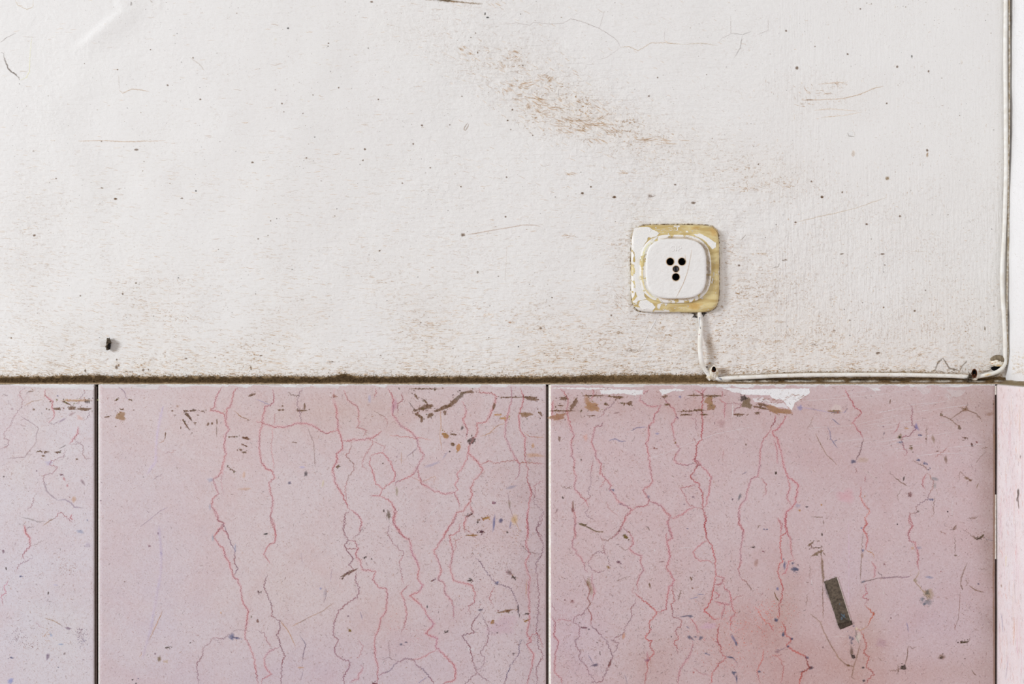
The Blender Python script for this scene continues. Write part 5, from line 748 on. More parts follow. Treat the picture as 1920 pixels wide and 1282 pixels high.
veins(s3, H, [([(180, 1030), (240, 1050), (290, 1090), (300, 1140), (320, 1160), (260, 1190), (245, 1230), (225, 1290)], 1.8, (186, 72, 58), (130, 60, 50), 1), ([(720, 40), (740, 90), (705, 120), (745, 180), (735, 260), (740, 290)], 1.1, RED, (180, 100, 90), .9), ([(735, 285), (770, 305), (800, 335)], 1.0, (200, 134, 96), OCH, .85), ([(775, 365), (800, 410), (795, 470), (785, 490)], 1.0, RED, PUR, .8), ([(1055, 0), (1065, 60), (1080, 100), (1045, 160), (1060, 210), (1100, 225), (1110, 290), (1125, 330), (1115, 380), (1130, 430)], 1.15, RED, RD2, .9), ([(1130, 430), (1120, 465), (1090, 510), (1140, 570), (1170, 600)], 1.2, (176, 150, 100), BRN, .6),
    ([(740, 530), (720, 560), (745, 600), (705, 630), (750, 650), (720, 690)], 1.2, (190, 110, 120), RD2, .9), ([(720, 690), (790, 760), (765, 800), (740, 860)], 1.4, (190, 92, 60), (160, 80, 40), 1), ([(740, 860), (690, 880), (640, 870)], 1.0, OCH, OCH, .5), ([(680, 880), (715, 930), (740, 990), (710, 1050), (755, 1080), (730, 1150), (790, 1210), (745, 1250), (720, 1290)], 1.4, (180, 76, 60), (150, 62, 60), 1), ([(710, 150), (703, 300), (697, 330)], .7, BRN, BRN, .6), ([(697, 330), (690, 480), (690, 505)], 1.0, (120, 96, 72), BRN, .9), ([(690, 525), (760, 507), (820, 494)], 1.2, (112, 90, 84), DKB, .9), ([(820, 494), (870, 490), (950, 483), (1010, 488), (1065, 476)], 1.9, (150, 122, 134), (120, 96, 104), .9), ([(820, 440), (853, 487)], .7, PUR, DKB, .8),
    ([(397, 265), (398, 330)], 1.4, (120, 98, 74), BRN, .9), ([(400, 320), (405, 400), (412, 480), (412, 540)], 3.2, (132, 108, 84), (112, 92, 70), .9), ([(405, 540), (410, 640), (411, 800)], .9, (150, 122, 104), BRN, .7), ([(310, 755), (390, 820), (420, 900), (480, 1010), (530, 1090), (570, 1130), (640, 1155)], 1.5, (150, 122, 90), BRN, .8), ([(570, 1125), (600, 1145), (645, 1155)], 1.8, (120, 100, 70), BRN, .7), ([(685, 990), (670, 1060), (640, 1150), (625, 1230), (650, 1250)], 1.4, (132, 104, 74), BRN, .85), ([(650, 860), (660, 930), (680, 985)], 1.6, (120, 112, 104), (100, 104, 96), .85), ([(1490, 375), (1460, 440), (1440, 500), (1438, 560)], 1.6, (124, 98, 70), BRN, .85), ([(1440, 540), (1455, 582)], 1.4, (110, 88, 64), BRN, .9), ([(1465, 505), (1490, 530), (1475, 550)], 1.2, BRN, BRN, .7),
    ([(1500, 545), (1545, 580), (1615, 598)], 1.4, (130, 102, 72), BRN, .8), ([(1520, 175), (1560, 205), (1610, 175)], 1.8, (110, 90, 66), DKB, .85), ([(1630, 200), (1660, 208), (1685, 212)], .9, (150, 146, 150), PUR, .7), ([(1045, 1000), (1040, 1080), (1020, 1140)], 1.1, (120, 96, 74), BRN, .85), ([(1045, 1000), (1075, 1012), (1110, 1010)], .8, BRN, BRN, .7), ([(900, 1180), (970, 1180), (1000, 1160)], .8, BRN, BRN, .8), ([(970, 1135), (970, 1215)], 1.0, (100, 80, 66), BRN, .8), ([(1405, 105), (1380, 140)], 1.0, BRN, BRN, .8), ([(1555, 40), (1505, 50)], 1.0, BRN, BRN, .5), ([(1520, 1175), (1535, 1200), (1555, 1222)], 1.1, (120, 94, 70), BRN, .8), ([(1395, 160), (1398, 320)], .5, BRN, BRN, .6), ([(1435, 590), (1422, 790), (1390, 880)], .7, (160, 124, 110), BRN, .6), ([(1035, 820), (1048, 895)], .8, (140, 136, 176), BLU, .7),
    ([(1390, 830), (1395, 880)], .9, BRN, RED, .6), ([(825, 1080), (850, 1112)], .8, BRN, BRN, .7), ([(600, 60), (605, 300), (600, 700)], 1.6, (204, 184, 196), (200, 180, 196), .35), ([(326, 500), (328, 555)], 1.0, (226, 206, 206), None, .6), ([(310, 390), (312, 500)], .6, BRN, BRN, .4), ([(300, 600), (285, 700)], .9, BRN, BRN, .5), ([(1450, 120), (1500, 160), (1540, 185)], .7, BRN, BRN, .5), ([(1280, 140), (1330, 170)], .9, BRN, RED, .5), ([(1570, 420), (1640, 425)], .8, BRN, BRN, .5), ([(1510, 930), (1480, 1000)], .7, PUR, BRN, .6), ([(45, 590), (60, 630), (80, 665)], 1.0, (130, 104, 60), BRN, .8), ([(10, 830), (40, 890)], 1.0, STR, RED, .7), ([(110, 1060), (30, 1075)], .8, STR, RED, .5), ([(60, 1020), (90, 1030), (140, 1010)], 1.0, (110, 90, 110), BLU, .7), ([(590, 930), (480, 925)], .5, (220, 196, 192), None, .5)])
blobs(s3, H, [(318, 236, 30, 7, -32, (120, 98, 74)), (360, 265, 52, 3, -4), (370, 305, 48, 9, -25, (128, 104, 80), .85), (420, 312, 20, 5, 50, (128, 104, 84), .7), (375, 215, 12, 3, 0), (413, 80, 6, 18, 0, (112, 90, 64)), (405, 165, 5, 14, 0, DKB), (625, 1050, 12, 46, -5, (96, 78, 62), .8), (635, 1078, 14, 16, 0, (60, 46, 40), .9), (612, 935, 8, 12, 0, BLD), (630, 945, 9, 14, 0, BLD, .8), (625, 975, 8, 10, 0, BLD, .7), (640, 850, 9, 6, 0, BLD, .7), (320, 1162, 18, 13, 0, (60, 56, 70), .95), (255, 1190, 20, 6, -10, (80, 66, 80), .9), (290, 1085, 14, 12, 0, BLD, .85), (180, 945, 9, 9, 0, BLD, .9), (150, 1000, 8, 7, 0, BLD, .8), (710, 1160, 11, 8, 0, (56, 46, 50), .95), (715, 1258, 12, 9, 0, (56, 46, 60), .95), (710, 520, 16, 7, -8, (110, 116, 130), .85), (708, 285, 9, 10, 0, (110, 116, 150), .85), (702, 325, 10, 18, 0, (150, 116, 84), .6), (698, 118, 9, 6, 0, (100, 110, 140), .9), (1012, 1160, 20, 18, 0, (76, 62, 54), .9), (1295, 1080, 26, 18, 0, (130, 104, 84), .6), (1297, 1085, 13, 12, 0, (84, 66, 52), .8), (1465, 970, 30, 7, -8, (88, 72, 54), .95), (1445, 968, 8, 12, 0, DKB), (1190, 610, 40, 34, 0, (150, 130, 84), .5), (1185, 670, 30, 26, 0, (110, 118, 126), .6), (1190, 600, 16, 20, 0, (96, 96, 90), .7), (1150, 650, 14, 18, 0, (110, 116, 126), .6), (1165, 685, 14, 8, 0, (90, 100, 116), .7),
    (1202, 485, 30, 9, 10, (140, 144, 166), .7), (1100, 510, 18, 10, 20, (150, 140, 110), .5), (966, 90, 5, 5, 0, (26, 22, 26), 1), (1570, 535, 8, 8, 0, (90, 86, 104)), (1400, 323, 12, 7, 0, (110, 88, 64), .8), (918, 790, 6, 5, 0, (100, 50, 50)), (868, 388, 9, 9, 0, (130, 86, 90), .7), (1470, 1092, 5, 5, 0, DKB), (600, 1145, 12, 8), (845, 975, 40, 30, 0, (170, 140, 150), .35), (865, 600, 4, 6, 0, (230, 222, 200), .9), (1290, 442, 5, 4, 0, (150, 50, 60)), (1125, 265, 20, 12, 0, (140, 140, 160), .4), (1080, 270, 14, 12, 0, OCH, .4), (660, 870, 12, 10, 0, (216, 204, 176), .7), (675, 930, 18, 40, 10, (220, 206, 190), .4), (115, 910, 10, 16, 0, BLD, .8), (410, 1008, 9, 8, 0, (140, 110, 110), .8), (58, 805, 12, 14, -40, BLD, .8), (210, 425, 18, 14, 0, BLD, .8), (790, 760, 8, 14, 0, (150, 70, 30), .6)])
for a in ((1185, 640, 70, 90, 60, (110, 110, 100)), (620, 950, 30, 60, 20, BLD), (200, 420, 50, 60, 24, BLD), (100, 720, 140, 120, 60, (220, 110, 90), .8), (1560, 160, 160, 120, 30, (130, 100, 80)), (1500, 780, 160, 200, 40, (140, 104, 90)), (1010, 1165, 50, 30, 20, DKB)): clump(s3, H, *a)
paint_top(s3, 1034, 1866, 26)
s3.ribbon(msurf, [(1863.5, 750), (1864, 900), (1863, 1100), (1864, 1285)], 1.6, (146, 112, 84), .8, .4, step=8, taper=0, core=.5)
specks(s3, 6800, lambda x, y: .25 + .55 * sm(1420, 1330, x) * (.5 + .5 * sm(760, 980, y)) + .2 * sm(1560, 1400, x) * sm(1000, 1150, y) + .12 * sm(1750, 1850, x), 1034, 1864, SPC)
for k in range(26):
    x = R.uniform(1540, 1800); y = R.uniform(735, 850); l = R.uniform(20, 90)
    s3.ribbon(msurf, [(x, y), (x + l, y - l * R.uniform(.08, .2))], .25, (222, 202, 206), R.uniform(.3, .6), .1, step=10)
tag(s3.build('marble_slab', ['marble', 'marble_marks', 'edge', 'paint_marks']), 'heavily red-veined pink marble wall slab below the socket and horizontal cable', 'marble slab', 'marble slabs cladding the lower wall')

# --- slab 4 on the right-hand wall
b = MB((SX, -0.5, 0))
ft = tinter((228, 214, 214), [])
YY = [-0.0104 - 0.004 * i for i in range(40)] + [-0.17 - 0.05 * i for i in range(20)]
ZZ = [ZT, ZT - 0.0008] + [ZT - 0.004 - 0.004 * i for i in range(75)] + [ZT - 0.32 - 0.05 * i for i in range(13)] + [0.0]
rows = []
for i, z in enumerate(ZZ):
    rows.append([Vector((SX + (0.0008 if i == 0 else 0.0002 if j == 0 else 0) + 0.00025 * noise.noise(Vector((z * 20, y * 30, 0))), y, z)) for j, y in enumerate(YY)])
ids = b.grid(rows, 0)
for i, r in enumerate(ids):
    for j, q in enumerate(r):
        n = 0.5 + 0.5 * noise.noise(Vector((ZZ[i] * 9, YY[j] * 30, 4))); n2 = 0.5 + 0.5 * noise.noise(Vector((ZZ[i] * 3, YY[j] * 60, 14)))
        c = [l0 + (l1 - l0) * n for l0, l1 in zip(lin((250, 246, 248)), lin((243, 231, 231)))]
        b.a['tint'][q] = (*[v + (w_ - v) * max(0, n2 - .35) for v, w_ in zip(c, lin((240, 236, 240)))], 1)
ring = ids[0] + [r[-1] for r in ids[1:]] + ids[-1][-2::-1] + [r[0] for r in ids[-2:0:-1]]
bk = []
for q in ring:
    p = (b.v[q] + b.o).copy(); p.x = RX - 0.0012; bk.append(b.add(p)); b.a['tint'][bk[-1]] = b.a['tint'][q]
for i in range(len(ring)):
    j = (i + 1) % len(ring); b.face((ring[j], ring[i], bk[i], bk[j]), 2, False)
b.face(tuple(bk), 2, False)
def ssurf(px, py, off=0.0):
    X = SX - off - 0.0003; t = X / ((px - 960) * PX); return Vector((X, -D + D * t, ZC + (641 - py) * PX * t))
b.blob(ssurf, 1908.5, 925, 1.5, 10, 0, (90, 76, 66), .95, .3, .5); b.blob(ssurf, 1909, 944, .9, 12, -6, (100, 84, 72), .9, .4, .4); b.blob(ssurf, 1906.5, 936, 1.2, 4, 0, (90, 76, 66), .9, .3, .4)
SCL = ((150, 116, 110), (196, 130, 110), (170, 130, 120), (206, 150, 120), (130, 112, 116))
for k in range(420):
    x = R.uniform(1871, 1919); y = R.uniform(730, 1282)
    b.dash(ssurf, x, y, R.uniform(1.2, 7), R.uniform(.25, .55), math.pi / 2 + R.uniform(-.15, .15), R.choice(SCL), R.uniform(.2, .65))
for k in range(60):
    x = R.uniform(1871, 1919); y = R.uniform(730, 1240); l = R.uniform(20, 90)
    b.ribbon(ssurf, [(x, y), (x + R.uniform(-1.5, 1.5), y + l * .5), (x + R.uniform(-2, 2), y + l)], R.uniform(.4, 1.4), R.choice(((210, 180, 184), (220, 186, 176), (246, 242, 246), (200, 176, 186))), R.uniform(.2, .5), .3, step=5)
b.ribbon(ssurf, [(1876, 1148), (1879, 1165), (1880, 1185)], .5, (130, 130, 160), .8, .2); b.ribbon(ssurf, [(1902, 1160), (1900, 1210)], .7, (224, 160, 120), .7, .4); b.ribbon(ssurf, [(1886, 1040), (1885.5, 1062)], .8, (210, 190, 130), .6, .3)
b.blob(ssurf, 1877, 1098, 1, 3, 0, (150, 120, 90), .8); b.blob(ssurf, 1913, 856, .8, 4, 0, (120, 96, 96), .8); b.ribbon(ssurf, [(1890, 1230), (1885, 1275)], .5, (150, 140, 156), .6, .2)
tag(b.build('marble_slab', ['marble', 'marble_marks', 'edge', 'paint_marks']), 'pale pinkish-white marble slab on the adjoining right-hand wall', 'marble slab', 'marble slabs cladding the lower wall')

# ------------------------------------------------------------------ trims: grimy ledge above the slabs, ledge on the right wall, joints
DARK = lin((92, 72, 48)); TAN = lin((186, 160, 126)); MID = lin((134, 108, 74)); WHT = lin((226, 218, 204))
def mixc(a, b_, f): f = max(0, min(1, f)); return tuple(p + (q - p) * f for p, q in zip(a, b_))
t = MB((0, -0.005, ZT)); TX = spaced(-664, 1886, -10, 1886, 1.6, 30); NV = 14
def topedge(x): 
    v = 707.5 - 2.5 * math.exp(-((x - 170) / 30) ** 2) - 5 * math.exp(-((x - 645) / 22) ** 2) - 3 * sm(1060, 1130, x) + 1.6 * nz(x, 0, 45, 7) + 1.2 * nz(x, 0, 9, 2)
    return v + 4 * sm(1330, 1380, x) - 2.5 * sm(1500, 1600, x) * 0
rows = []
for k in range(NV + 1):
    v = k / NV; r = []
    for x in TX:
        te = topedge(x) - 1.2 + 0.9 * nz(x, 3, 3, 1); py = te + (720.3 - te) * v
        yb = -height(x, te) - 0.0004; yf = SLABY + 0.0004
        s_ = v ** 1.5
        yy = yb + (yf - yb) * s_ + (0.0016 * nz(x, py * 2, 3.2, 3) + 0.0008 * nz(x, py * 2, 10, 8)) * math.sin(math.pi * min(1, v * 1.05)) * 1.3
        if v > .9: yy = yf
        p = P(x, py, yy)
        if k == NV: p.z = ZT + 0.0001
        r.append(p)
    rows.append(r)
ids = t.grid(rows, 0)
for k, r in enumerate(ids):
    v = k / NV
    for j, q in enumerate(r):
        x = TX[j]; n = nz(x, v * 10, 7, 5)
        c = mixc(mixc(MID, TAN, .35), DARK, sm(-0.1, 0.2, v + n * .35)); c = mixc(c, MID, .55 * sm(1050, 1180, x)); c = mixc(c, TAN, sm(0.74, 0.9, v + n * .06))
        if x > 1345:
            wv = 1.5 * math.exp(-((v - 0.55 - .08 * nz(x, 0, 60, 1)) / .12) ** 2) * (0.45 + nz(x, v * 6, 14, 2)); c = mixc(c, WHT, wv * 1.1)
            c = mixc(c, lin((26, 20, 16)), .85 * math.exp(-((v - 0.33) / .12) ** 2) * max(sm(-.25, .2, nz(x, 0, 40, 9)), sm(1460, 1400, x)))  # shade of the gap under the cable put into the ledge colour
        c = mixc(c, lin((232, 226, 222)), sm(.93, .97, v) * (.75 + .4 * nz(x, 0, 12, 4)))
        t.a['tint'][q] = (*c, 1)
tag(t.build('trim_1', ['trim']), kind='structure')
t = MB((RX, -0.3, ZT)); rows = []
YT = [0.002 - 0.003 * i for i in range(60)] + [-0.18 - 0.05 * i for i in range(20)]
for k in range(9):
    v = k / 8; rows.append([Vector((RX - 0.0012 + (SX - RX + 0.0016) * v ** 1.2 + 0.0008 * noise.noise(Vector((y * 120, v * 3, 1))) * math.sin(math.pi * v), y, ZT + 0.0001 + 0.0075 * (1 - v) ** 1.3 + 0.0006 * noise.noise(Vector((y * 90, v * 3, 7))) * (1 - v))) for y in YT])
ids = t.grid(rows, 0)
for k, r in enumerate(ids):
    for j, q in enumerate(r):
        v = k / 8; c = mixc(lin((236, 230, 220)), lin((150, 132, 100)), sm(.15, .5, v + .25 * noise.noise(Vector((YT[j] * 70, v, 3))))); c = mixc(c, lin((240, 236, 228)), sm(.86, .96, v)); t.a['tint'][q] = (*c, 1)
tag(t.build('trim_2', ['trim']), kind='structure')
def joint(name, xa, xb, y):
    j = MB((P(xa, 800, y).x, y, 0)); a = P(xa, 0, y); c = P(xb, 0, y); j.box((a.x, y, 0.0), (c.x, -0.0006, ZT - 0.002)); tag(j.build(name, ['grout']), kind='structure')
    d = MB((c.x, -0.002, 0)); e = P(xb + 2.2, 0, SLABY); d.box((c.x, -0.0012, 0.0), (e.x, -0.0006, ZT - 0.002)); return d
joint('trim_3', 176.6, 181.8, -0.0088).build('trim_4', ['black'])['kind'] = 'structure'
joint('trim_5', 1023.9, 1027.4, -0.0088).build('trim_6', ['black'])['kind'] = 'structure'
cj = MB((SX, -0.006, 0)); a = P(1866.1, 0, SLABY)
cj.box((a.x, -0.0094, 0), (SX + 0.003, -0.006, ZT - 0.0005))                                # brown joint filling the corner gap
k0 = P(1866, 0, SLABY).x
def fill(za, zb):
    cj.box((k0 - 0.0002, -0.0101, P(0, zb, SLABY).z), (SX - 0.0001, -0.009, P(0, za, SLABY).z), 1)
fill(723, 740); fill(927, 938); fill(938, 1048)
cj.build('trim_7', ['grout', 'edge'])['kind'] = 'structure'

# ------------------------------------------------------------------ telephone socket
CX, CY = 1266.0, 503.5
def pos(px, py, y): return P(px, py, y)
sock = empty('telephone_socket', P(CX, 584, -0.001))
tag(sock, 'square cream wall socket with peeling white paint and three round black holes', 'socket')
def loop(cx, cy, hx, hy, n, y, N=96, rag=0.0):
    r = []
    for i in range(N):
        th = 2 * math.pi * (i + .5) / N; c, s_ = math.cos(th), math.sin(th)
        k = 1 + rag * noise.noise(Vector((c * 3, s_ * 3, hx * .1)))
        r.append(P(cx + hx * k * math.copysign(abs(c) ** (2 / n), c), cy - hy * k * math.copysign(abs(s_) ** (2 / n), s_), y))
    return r
def loft(m, L, mat=0, cap=True, cx=CX, cy=CY, N=96, rag=0.0):
    ids = m.grid([loop(cx + (q[4] if len(q) > 4 else 0), cy + (q[5] if len(q) > 5 else 0), q[0], q[1], q[2], q[3], N, rag) for q in L], mat, True)
    if cap: m.face(tuple(ids[-1]), mat)
    m.face(tuple(ids[0][::-1]), mat)
    return ids
pl = MB(P(CX, CY, -0.003))
loft(pl, [(82.5, 82, 6.5, 0.0005), (82.5, 82, 6.5, -0.0045), (82.0, 81.4, 6.5, -0.0058), (80.6, 80, 6.2, -0.0068), (78.2, 77.6, 6, -0.0073), (74, 73.5, 5.6, -0.0075), (60, 60, 3, -0.0076)], cx=1265.8, cy=503.6, N=128)
def plsurf(px, py, off=0.0): return P(px, py, -0.0076 - off)
Z1 = zoomed(1140, 390, 5.827)
pw = (246, 243, 238)
for pts in ([(290, 215), (440, 205), (500, 240), (560, 270), (540, 300), (470, 325), (440, 315), (425, 360), (400, 385), (372, 470), (360, 560), (350, 650), (350, 760), (375, 850), (400, 915), (395, 950), (420, 995), (330, 1010), (315, 960), (300, 880), (290, 760), (300, 640), (290, 480), (275, 460), (272, 260)],
            [(350, 1010), (420, 1000), (480, 1040), (520, 1080), (500, 1110), (430, 1100), (380, 1110), (330, 1060)],
            [(930, 285), (1010, 280), (1100, 325), (1180, 380), (1180, 430), (1140, 450), (1090, 390), (1040, 340), (960, 305)],
            [(845, 265), (860, 245), (880, 262)], [(1140, 760), (1150, 770), (1140, 830), (1128, 820)], [(1150, 700), (1165, 705), (1155, 745)]):
    pl.poly(plsurf, Z1(pts), pw, 1, .55, off=0.00018, step=2.2)
for pts in ([(505, 240), (555, 275), (550, 283), (498, 248)], [(440, 208), (470, 240), (455, 262), (436, 230)]):
    pl.poly(plsurf, Z1(pts), (250, 247, 242), 1, .2, off=0.0006)
for k in range(34):
    x = R.uniform(520, 1000); (cx, cy), = Z1([(x, R.uniform(215, 275))]); pl.dash(plsurf, cx, cy, R.uniform(1, 5), R.uniform(.3, .7), R.uniform(-.1, .25), (242, 234, 214), .8)
for k in range(26):
    (cx, cy), = Z1([(R.uniform(600, 1120), R.uniform(1050, 1110))]); pl.dash(plsurf, cx, cy, R.uniform(1, 6), R.uniform(.25, .6), R.uniform(-.15, .1), (240, 230, 206), .8)
for k in range(20):
    (cx, cy), = Z1([(R.uniform(1140, 1190), R.uniform(560, 960))]); pl.dash(plsurf, cx, cy, R.uniform(.6, 2.5), R.uniform(.25, .7), math.pi / 2 + R.uniform(-.3, .3), (240, 230, 206), .8)
pl.blob(plsurf, *Z1([(950, 1070)])[0], 14, 6, -10, (196, 160, 92), .6, .6, .3); pl.blob(plsurf, *Z1([(1150, 260)])[0], 6, 10, -30, (190, 156, 96), .6, .6, .3)
pl.blob(plsurf, *Z1([(960, 215)])[0], 9, 3, 0, (186, 156, 96), .7, .6, .3); pl.blob(plsurf, *Z1([(350, 302)])[0], .8, .8, 0, DK, .9)
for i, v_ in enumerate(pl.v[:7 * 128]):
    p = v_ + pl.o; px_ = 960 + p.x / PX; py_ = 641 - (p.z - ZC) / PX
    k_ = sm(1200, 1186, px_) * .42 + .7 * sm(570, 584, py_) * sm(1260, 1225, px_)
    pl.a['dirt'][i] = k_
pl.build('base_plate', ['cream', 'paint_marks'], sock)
# crust of old paint and grime round the plate
cr = MB(P(CX, CY, -0.001)); base = loop(1265.8, 503.6, 83.1, 82.7, 6.5, -0.0006, 220)
cr.tube([p + Vector((R.uniform(-.00035, .00035), 0, R.uniform(-.00035, .00035))) for p in base + base[:1]],
        [(.0008 if p.z > P(0, 450, 0).z or p.x < P(1200, 0, 0).x else .00045) * R.uniform(.5, 1.5) for p in base + base[:1]], 0, 7, 2, .8)
cr.build('paint_crust', ['crust'], sock)
rg = MB(P(CX, CY, -0.008))
loft(rg, [(67.2, 64.3, 2.9, -0.0072), (67.2, 64.3, 2.9, -0.0090), (66.2, 63.4, 2.9, -0.0098), (64.0, 61.4, 2.9, -0.0101), (60.5, 58.5, 3.0, -0.0098), (57.5, 56.2, 3.1, -0.0094)], cx=1266.4, cy=504.2, rag=.012)
def arc(a0, a1, rr_, n=40):
    L = []
    for k in range(n + 1):
        a_ = a0 + (a1 - a0) * k / n; L.append((1266.4 + 66 * rr_ * math.copysign(abs(math.cos(a_)) ** (2 / 2.9), math.cos(a_)), 504.2 + 63 * rr_ * math.copysign(abs(math.sin(a_)) ** (2 / 2.9), math.sin(a_))))
    return L
rsf = lambda px, py, off=0.0: P(px, py, -0.0102 - off)
rg.ribbon(rsf, arc(-1.9, .85, .93), 2.6, (136, 112, 84), .8, .8, core=.5, col2=(182, 166, 142)); rg.ribbon(rsf, arc(-.9, .7, .965), 2.4, (108, 88, 66), .75, .9, core=.4, col2=(196, 184, 164))  # collar's shaded right side painted brown, together with its grime
rg.ribbon(rsf, arc(2.0, 4.1, .945), 1.6, (218, 192, 132), .95, .5, core=.5, col2=(232, 214, 168)); rg.ribbon(rsf, arc(1.0, 2.0, .9), 1.3, (176, 146, 100), .85, .6, core=.4)
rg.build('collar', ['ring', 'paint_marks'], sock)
# cover with real holes
cv = MB(P(CX, CY, -0.012)); ccx, ccy = 1267.6, 503.8
YF = -0.0146
prof = [(56.8, 56, 3.3, -0.0090), (56.8, 56, 3.3, -0.0134), (56.2, 55.4, 3.3, -0.0141), (54.8, 54, 3.25, -0.01452), (52.5, 51.8, 3.2, YF)]
ids = cv.grid([loop(ccx, ccy, q[0], q[1], q[2], q[3], 96, .006) for q in prof], 0, True)
holes = [(1256.7, 490.4, 7.2), (1278.7, 490.4, 7.2), (1267.3, 519.2, 7.2), (1267.5, 504.2, 6.1)]
bm = bmesh.new()
ov = [bm.verts.new(cv.v[i] + cv.o) for i in ids[-1]]; E_ = [bm.edges.new((ov[i], ov[(i + 1) % 96])) for i in range(96)]
hv = []
for hx, hy, hr in holes:
    q = [bm.verts.new(P(hx + hr * math.cos(2 * math.pi * k / 24), hy + hr * math.sin(2 * math.pi * k / 24), YF)) for k in range(24)]
    E_ += [bm.edges.new((q[k], q[(k + 1) % 24])) for k in range(24)]; hv.append(q)
bmesh.ops.triangle_fill(bm, use_beauty=True, use_dissolve=False, edges=E_)
bm.verts.index_update(); off = len(cv.v)
for v in bm.verts: cv.add(v.co)
for f in bm.faces: cv.face(tuple(off + v.index for v in f.verts), 0, False)
bm.free()
for (hx, hy, hr), dep in zip(holes, (0.0046, 0.0046, 0.0046, 0.0022)):
    rws = [[P(hx + r_ * math.cos(2 * math.pi * k / 24), hy + r_ * math.sin(2 * math.pi * k / 24), y_) for k in range(24)] for r_, y_ in ((hr, YF), (hr * .97, YF + .0005), (hr * .97, YF + dep))]
    ii = cv.grid(rws[:2], 3, True); ii = cv.grid(rws[1:], 2, True); cv.face(tuple(ii[-1]), 2)
def csurf(px, py, off=0.0): return P(px, py, YF - off)
cv.ribbon(csurf, Z1([(915, 455), (905, 520), (885, 620), (865, 710), (820, 830), (775, 920), (740, 985)]), .55, (176, 152, 126), .95, .15)
cv.ribbon(csurf, Z1([(908, 450), (898, 520), (878, 620), (858, 710)]), .4, (250, 248, 245), .8, .1)
cv.ribbon(csurf, Z1([(842, 505), (848, 545), (830, 570)]), .6, (180, 160, 130), .7, .2)
for x, y, ln in ((545, 500, 4), (640, 795, 4), (735, 895, 3), (930, 765, 3), (590, 690, 3), (660, 700, 3), (990, 575, 3), (620, 520, 4), (480, 460, 3)):
    (cx, cy), = Z1([(x, y)]); cv.dash(csurf, cx, cy, ln / 2 + 1, .5, R.uniform(-1.5, 0), (200, 190, 180), .6)
for hx, hy, hr in holes:
    cv.ribbon(csurf, [(hx + (hr + .5) * math.cos(a_), hy + (hr + .5) * math.sin(a_)) for a_ in (2 * math.pi * k / 20 for k in range(21))], .7, (176, 142, 98), .8, .1, step=1.5, taper=0)
cv.build('cover', ['cover', 'paint_marks', 'black', 'cream'], sock)
lt = MB(P(1268, 466, YF)); Lx = lambda pts: [P(1140 + x / 5.827, 390 + y / 5.827, YF + 0.00005) for x, y in pts]
lt.tube(Lx([(720, 424), (705, 417), (692, 424), (693, 436), (706, 444), (718, 452), (718, 463), (704, 470), (688, 463)]), 0.00042, 0, 8, 4)
lt.tube(Lx([(745, 419), (745, 470)]), 0.00042, 0, 8, 3)
lt.tube(Lx([(770, 470), (770, 418), (784, 416), (800, 424), (800, 437), (786, 446), (771, 446)]), 0.00042, 0, 8, 4)
lt.build('raised_lettering', ['cover'], sock)
sc = MB(P(1267.5, 504.2, YF + .0015)); R0 = 5.7
rws = [[P(1267.5 + r_ * math.cos(2 * math.pi * k / 24), 504.2 + r_ * math.sin(2 * math.pi * k / 24), y_) for k in range(24)] for r_, y_ in ((R0, YF + .0022), (R0, YF + .0012), (R0 * .8, YF + .0009), (R0 * .05, YF + .0007))]
ii = sc.grid(rws, 0, True); sc.face(tuple(ii[-1]), 0)
a = P(1266.3, 509.5, 0); c = P(1268.7, 499, 0); sc.box((P(1266.6, 0, YF).x, YF + .0006, P(0, 509.4, YF).z), (P(1268.4, 0, YF).x, YF + .001, P(0, 499, YF).z), 1)
sc.build('screw', ['screw', 'black'], sock)

# ------------------------------------------------------------------ cables
def mm(v): return -v / 1000
path = [(1311, 580, 3), (1312, 590, 3.4), (1314, 605, 3.6), (1314, 618, 4), (1313, 632, 5.5), (1312.5, 648, 8), (1313.5, 664, 8.8), (1316, 678, 7.5), (1320.5, 690, 5.4), (1327, 700, 4.8), (1336, 707.5, 4.4), (1347, 710, 4.2), (1357, 709.5, 4.2), (1385, 708, 4.2), (1420, 706.5, 4.2), (1460, 704.5, 4.1), (1520, 703, 4.1), (1580, 702.6, 4.2),
        (1640, 702.6, 4.2), (1700, 703, 4.2), (1760, 704, 4.4), (1795, 705.4, 4.6), (1815, 706.5, 5.0), (1832, 706, 6.2), (1846, 703.5, 7), (1860, 700.5, 7), (1871, 696.5, 6.6), (1879, 690, 6), (1884, 681, 5.2), (1886, 668, 4.6), (1886, 640, 4), (1884.5, 605, 4), (1882.5, 570, 4), (1880.5, 540, 4.2), (1880.5, 505, 4.2), (1882.5, 470, 4), (1885, 420, 3.6), (1886.5, 370, 3.4), (1887.5, 320, 3.2),
        (1887.5, 260, 3.2), (1887, 180, 3.2), (1886.5, 100, 3.2), (1887, 20, 3.2), (1887, -60, 3.2), (1887, -300, 3.2), (1887, -800, 3.2), (1887, -1170, 3.2)]
cb = MB(P(1600, 706, -0.004))
rad = [0.0018, .0019, .002, .0022, .0023, .0023, .0022, .0022, .0022, .0021] + [0.00195] * 13 + [0.0019, .0019, .0020, .0020, .0019, .0019] + [0.00185] * 18
path = [(x - 1.6 if (y < 680 and x > 1870) else x, y, d) for x, y, d in path]
rad = rad[:len(path)] + [0.00185] * (len(path) - len(rad))
cb.tube([P(x, y, mm(d)) for x, y, d in path], rad, 0, 14, 10, .025)
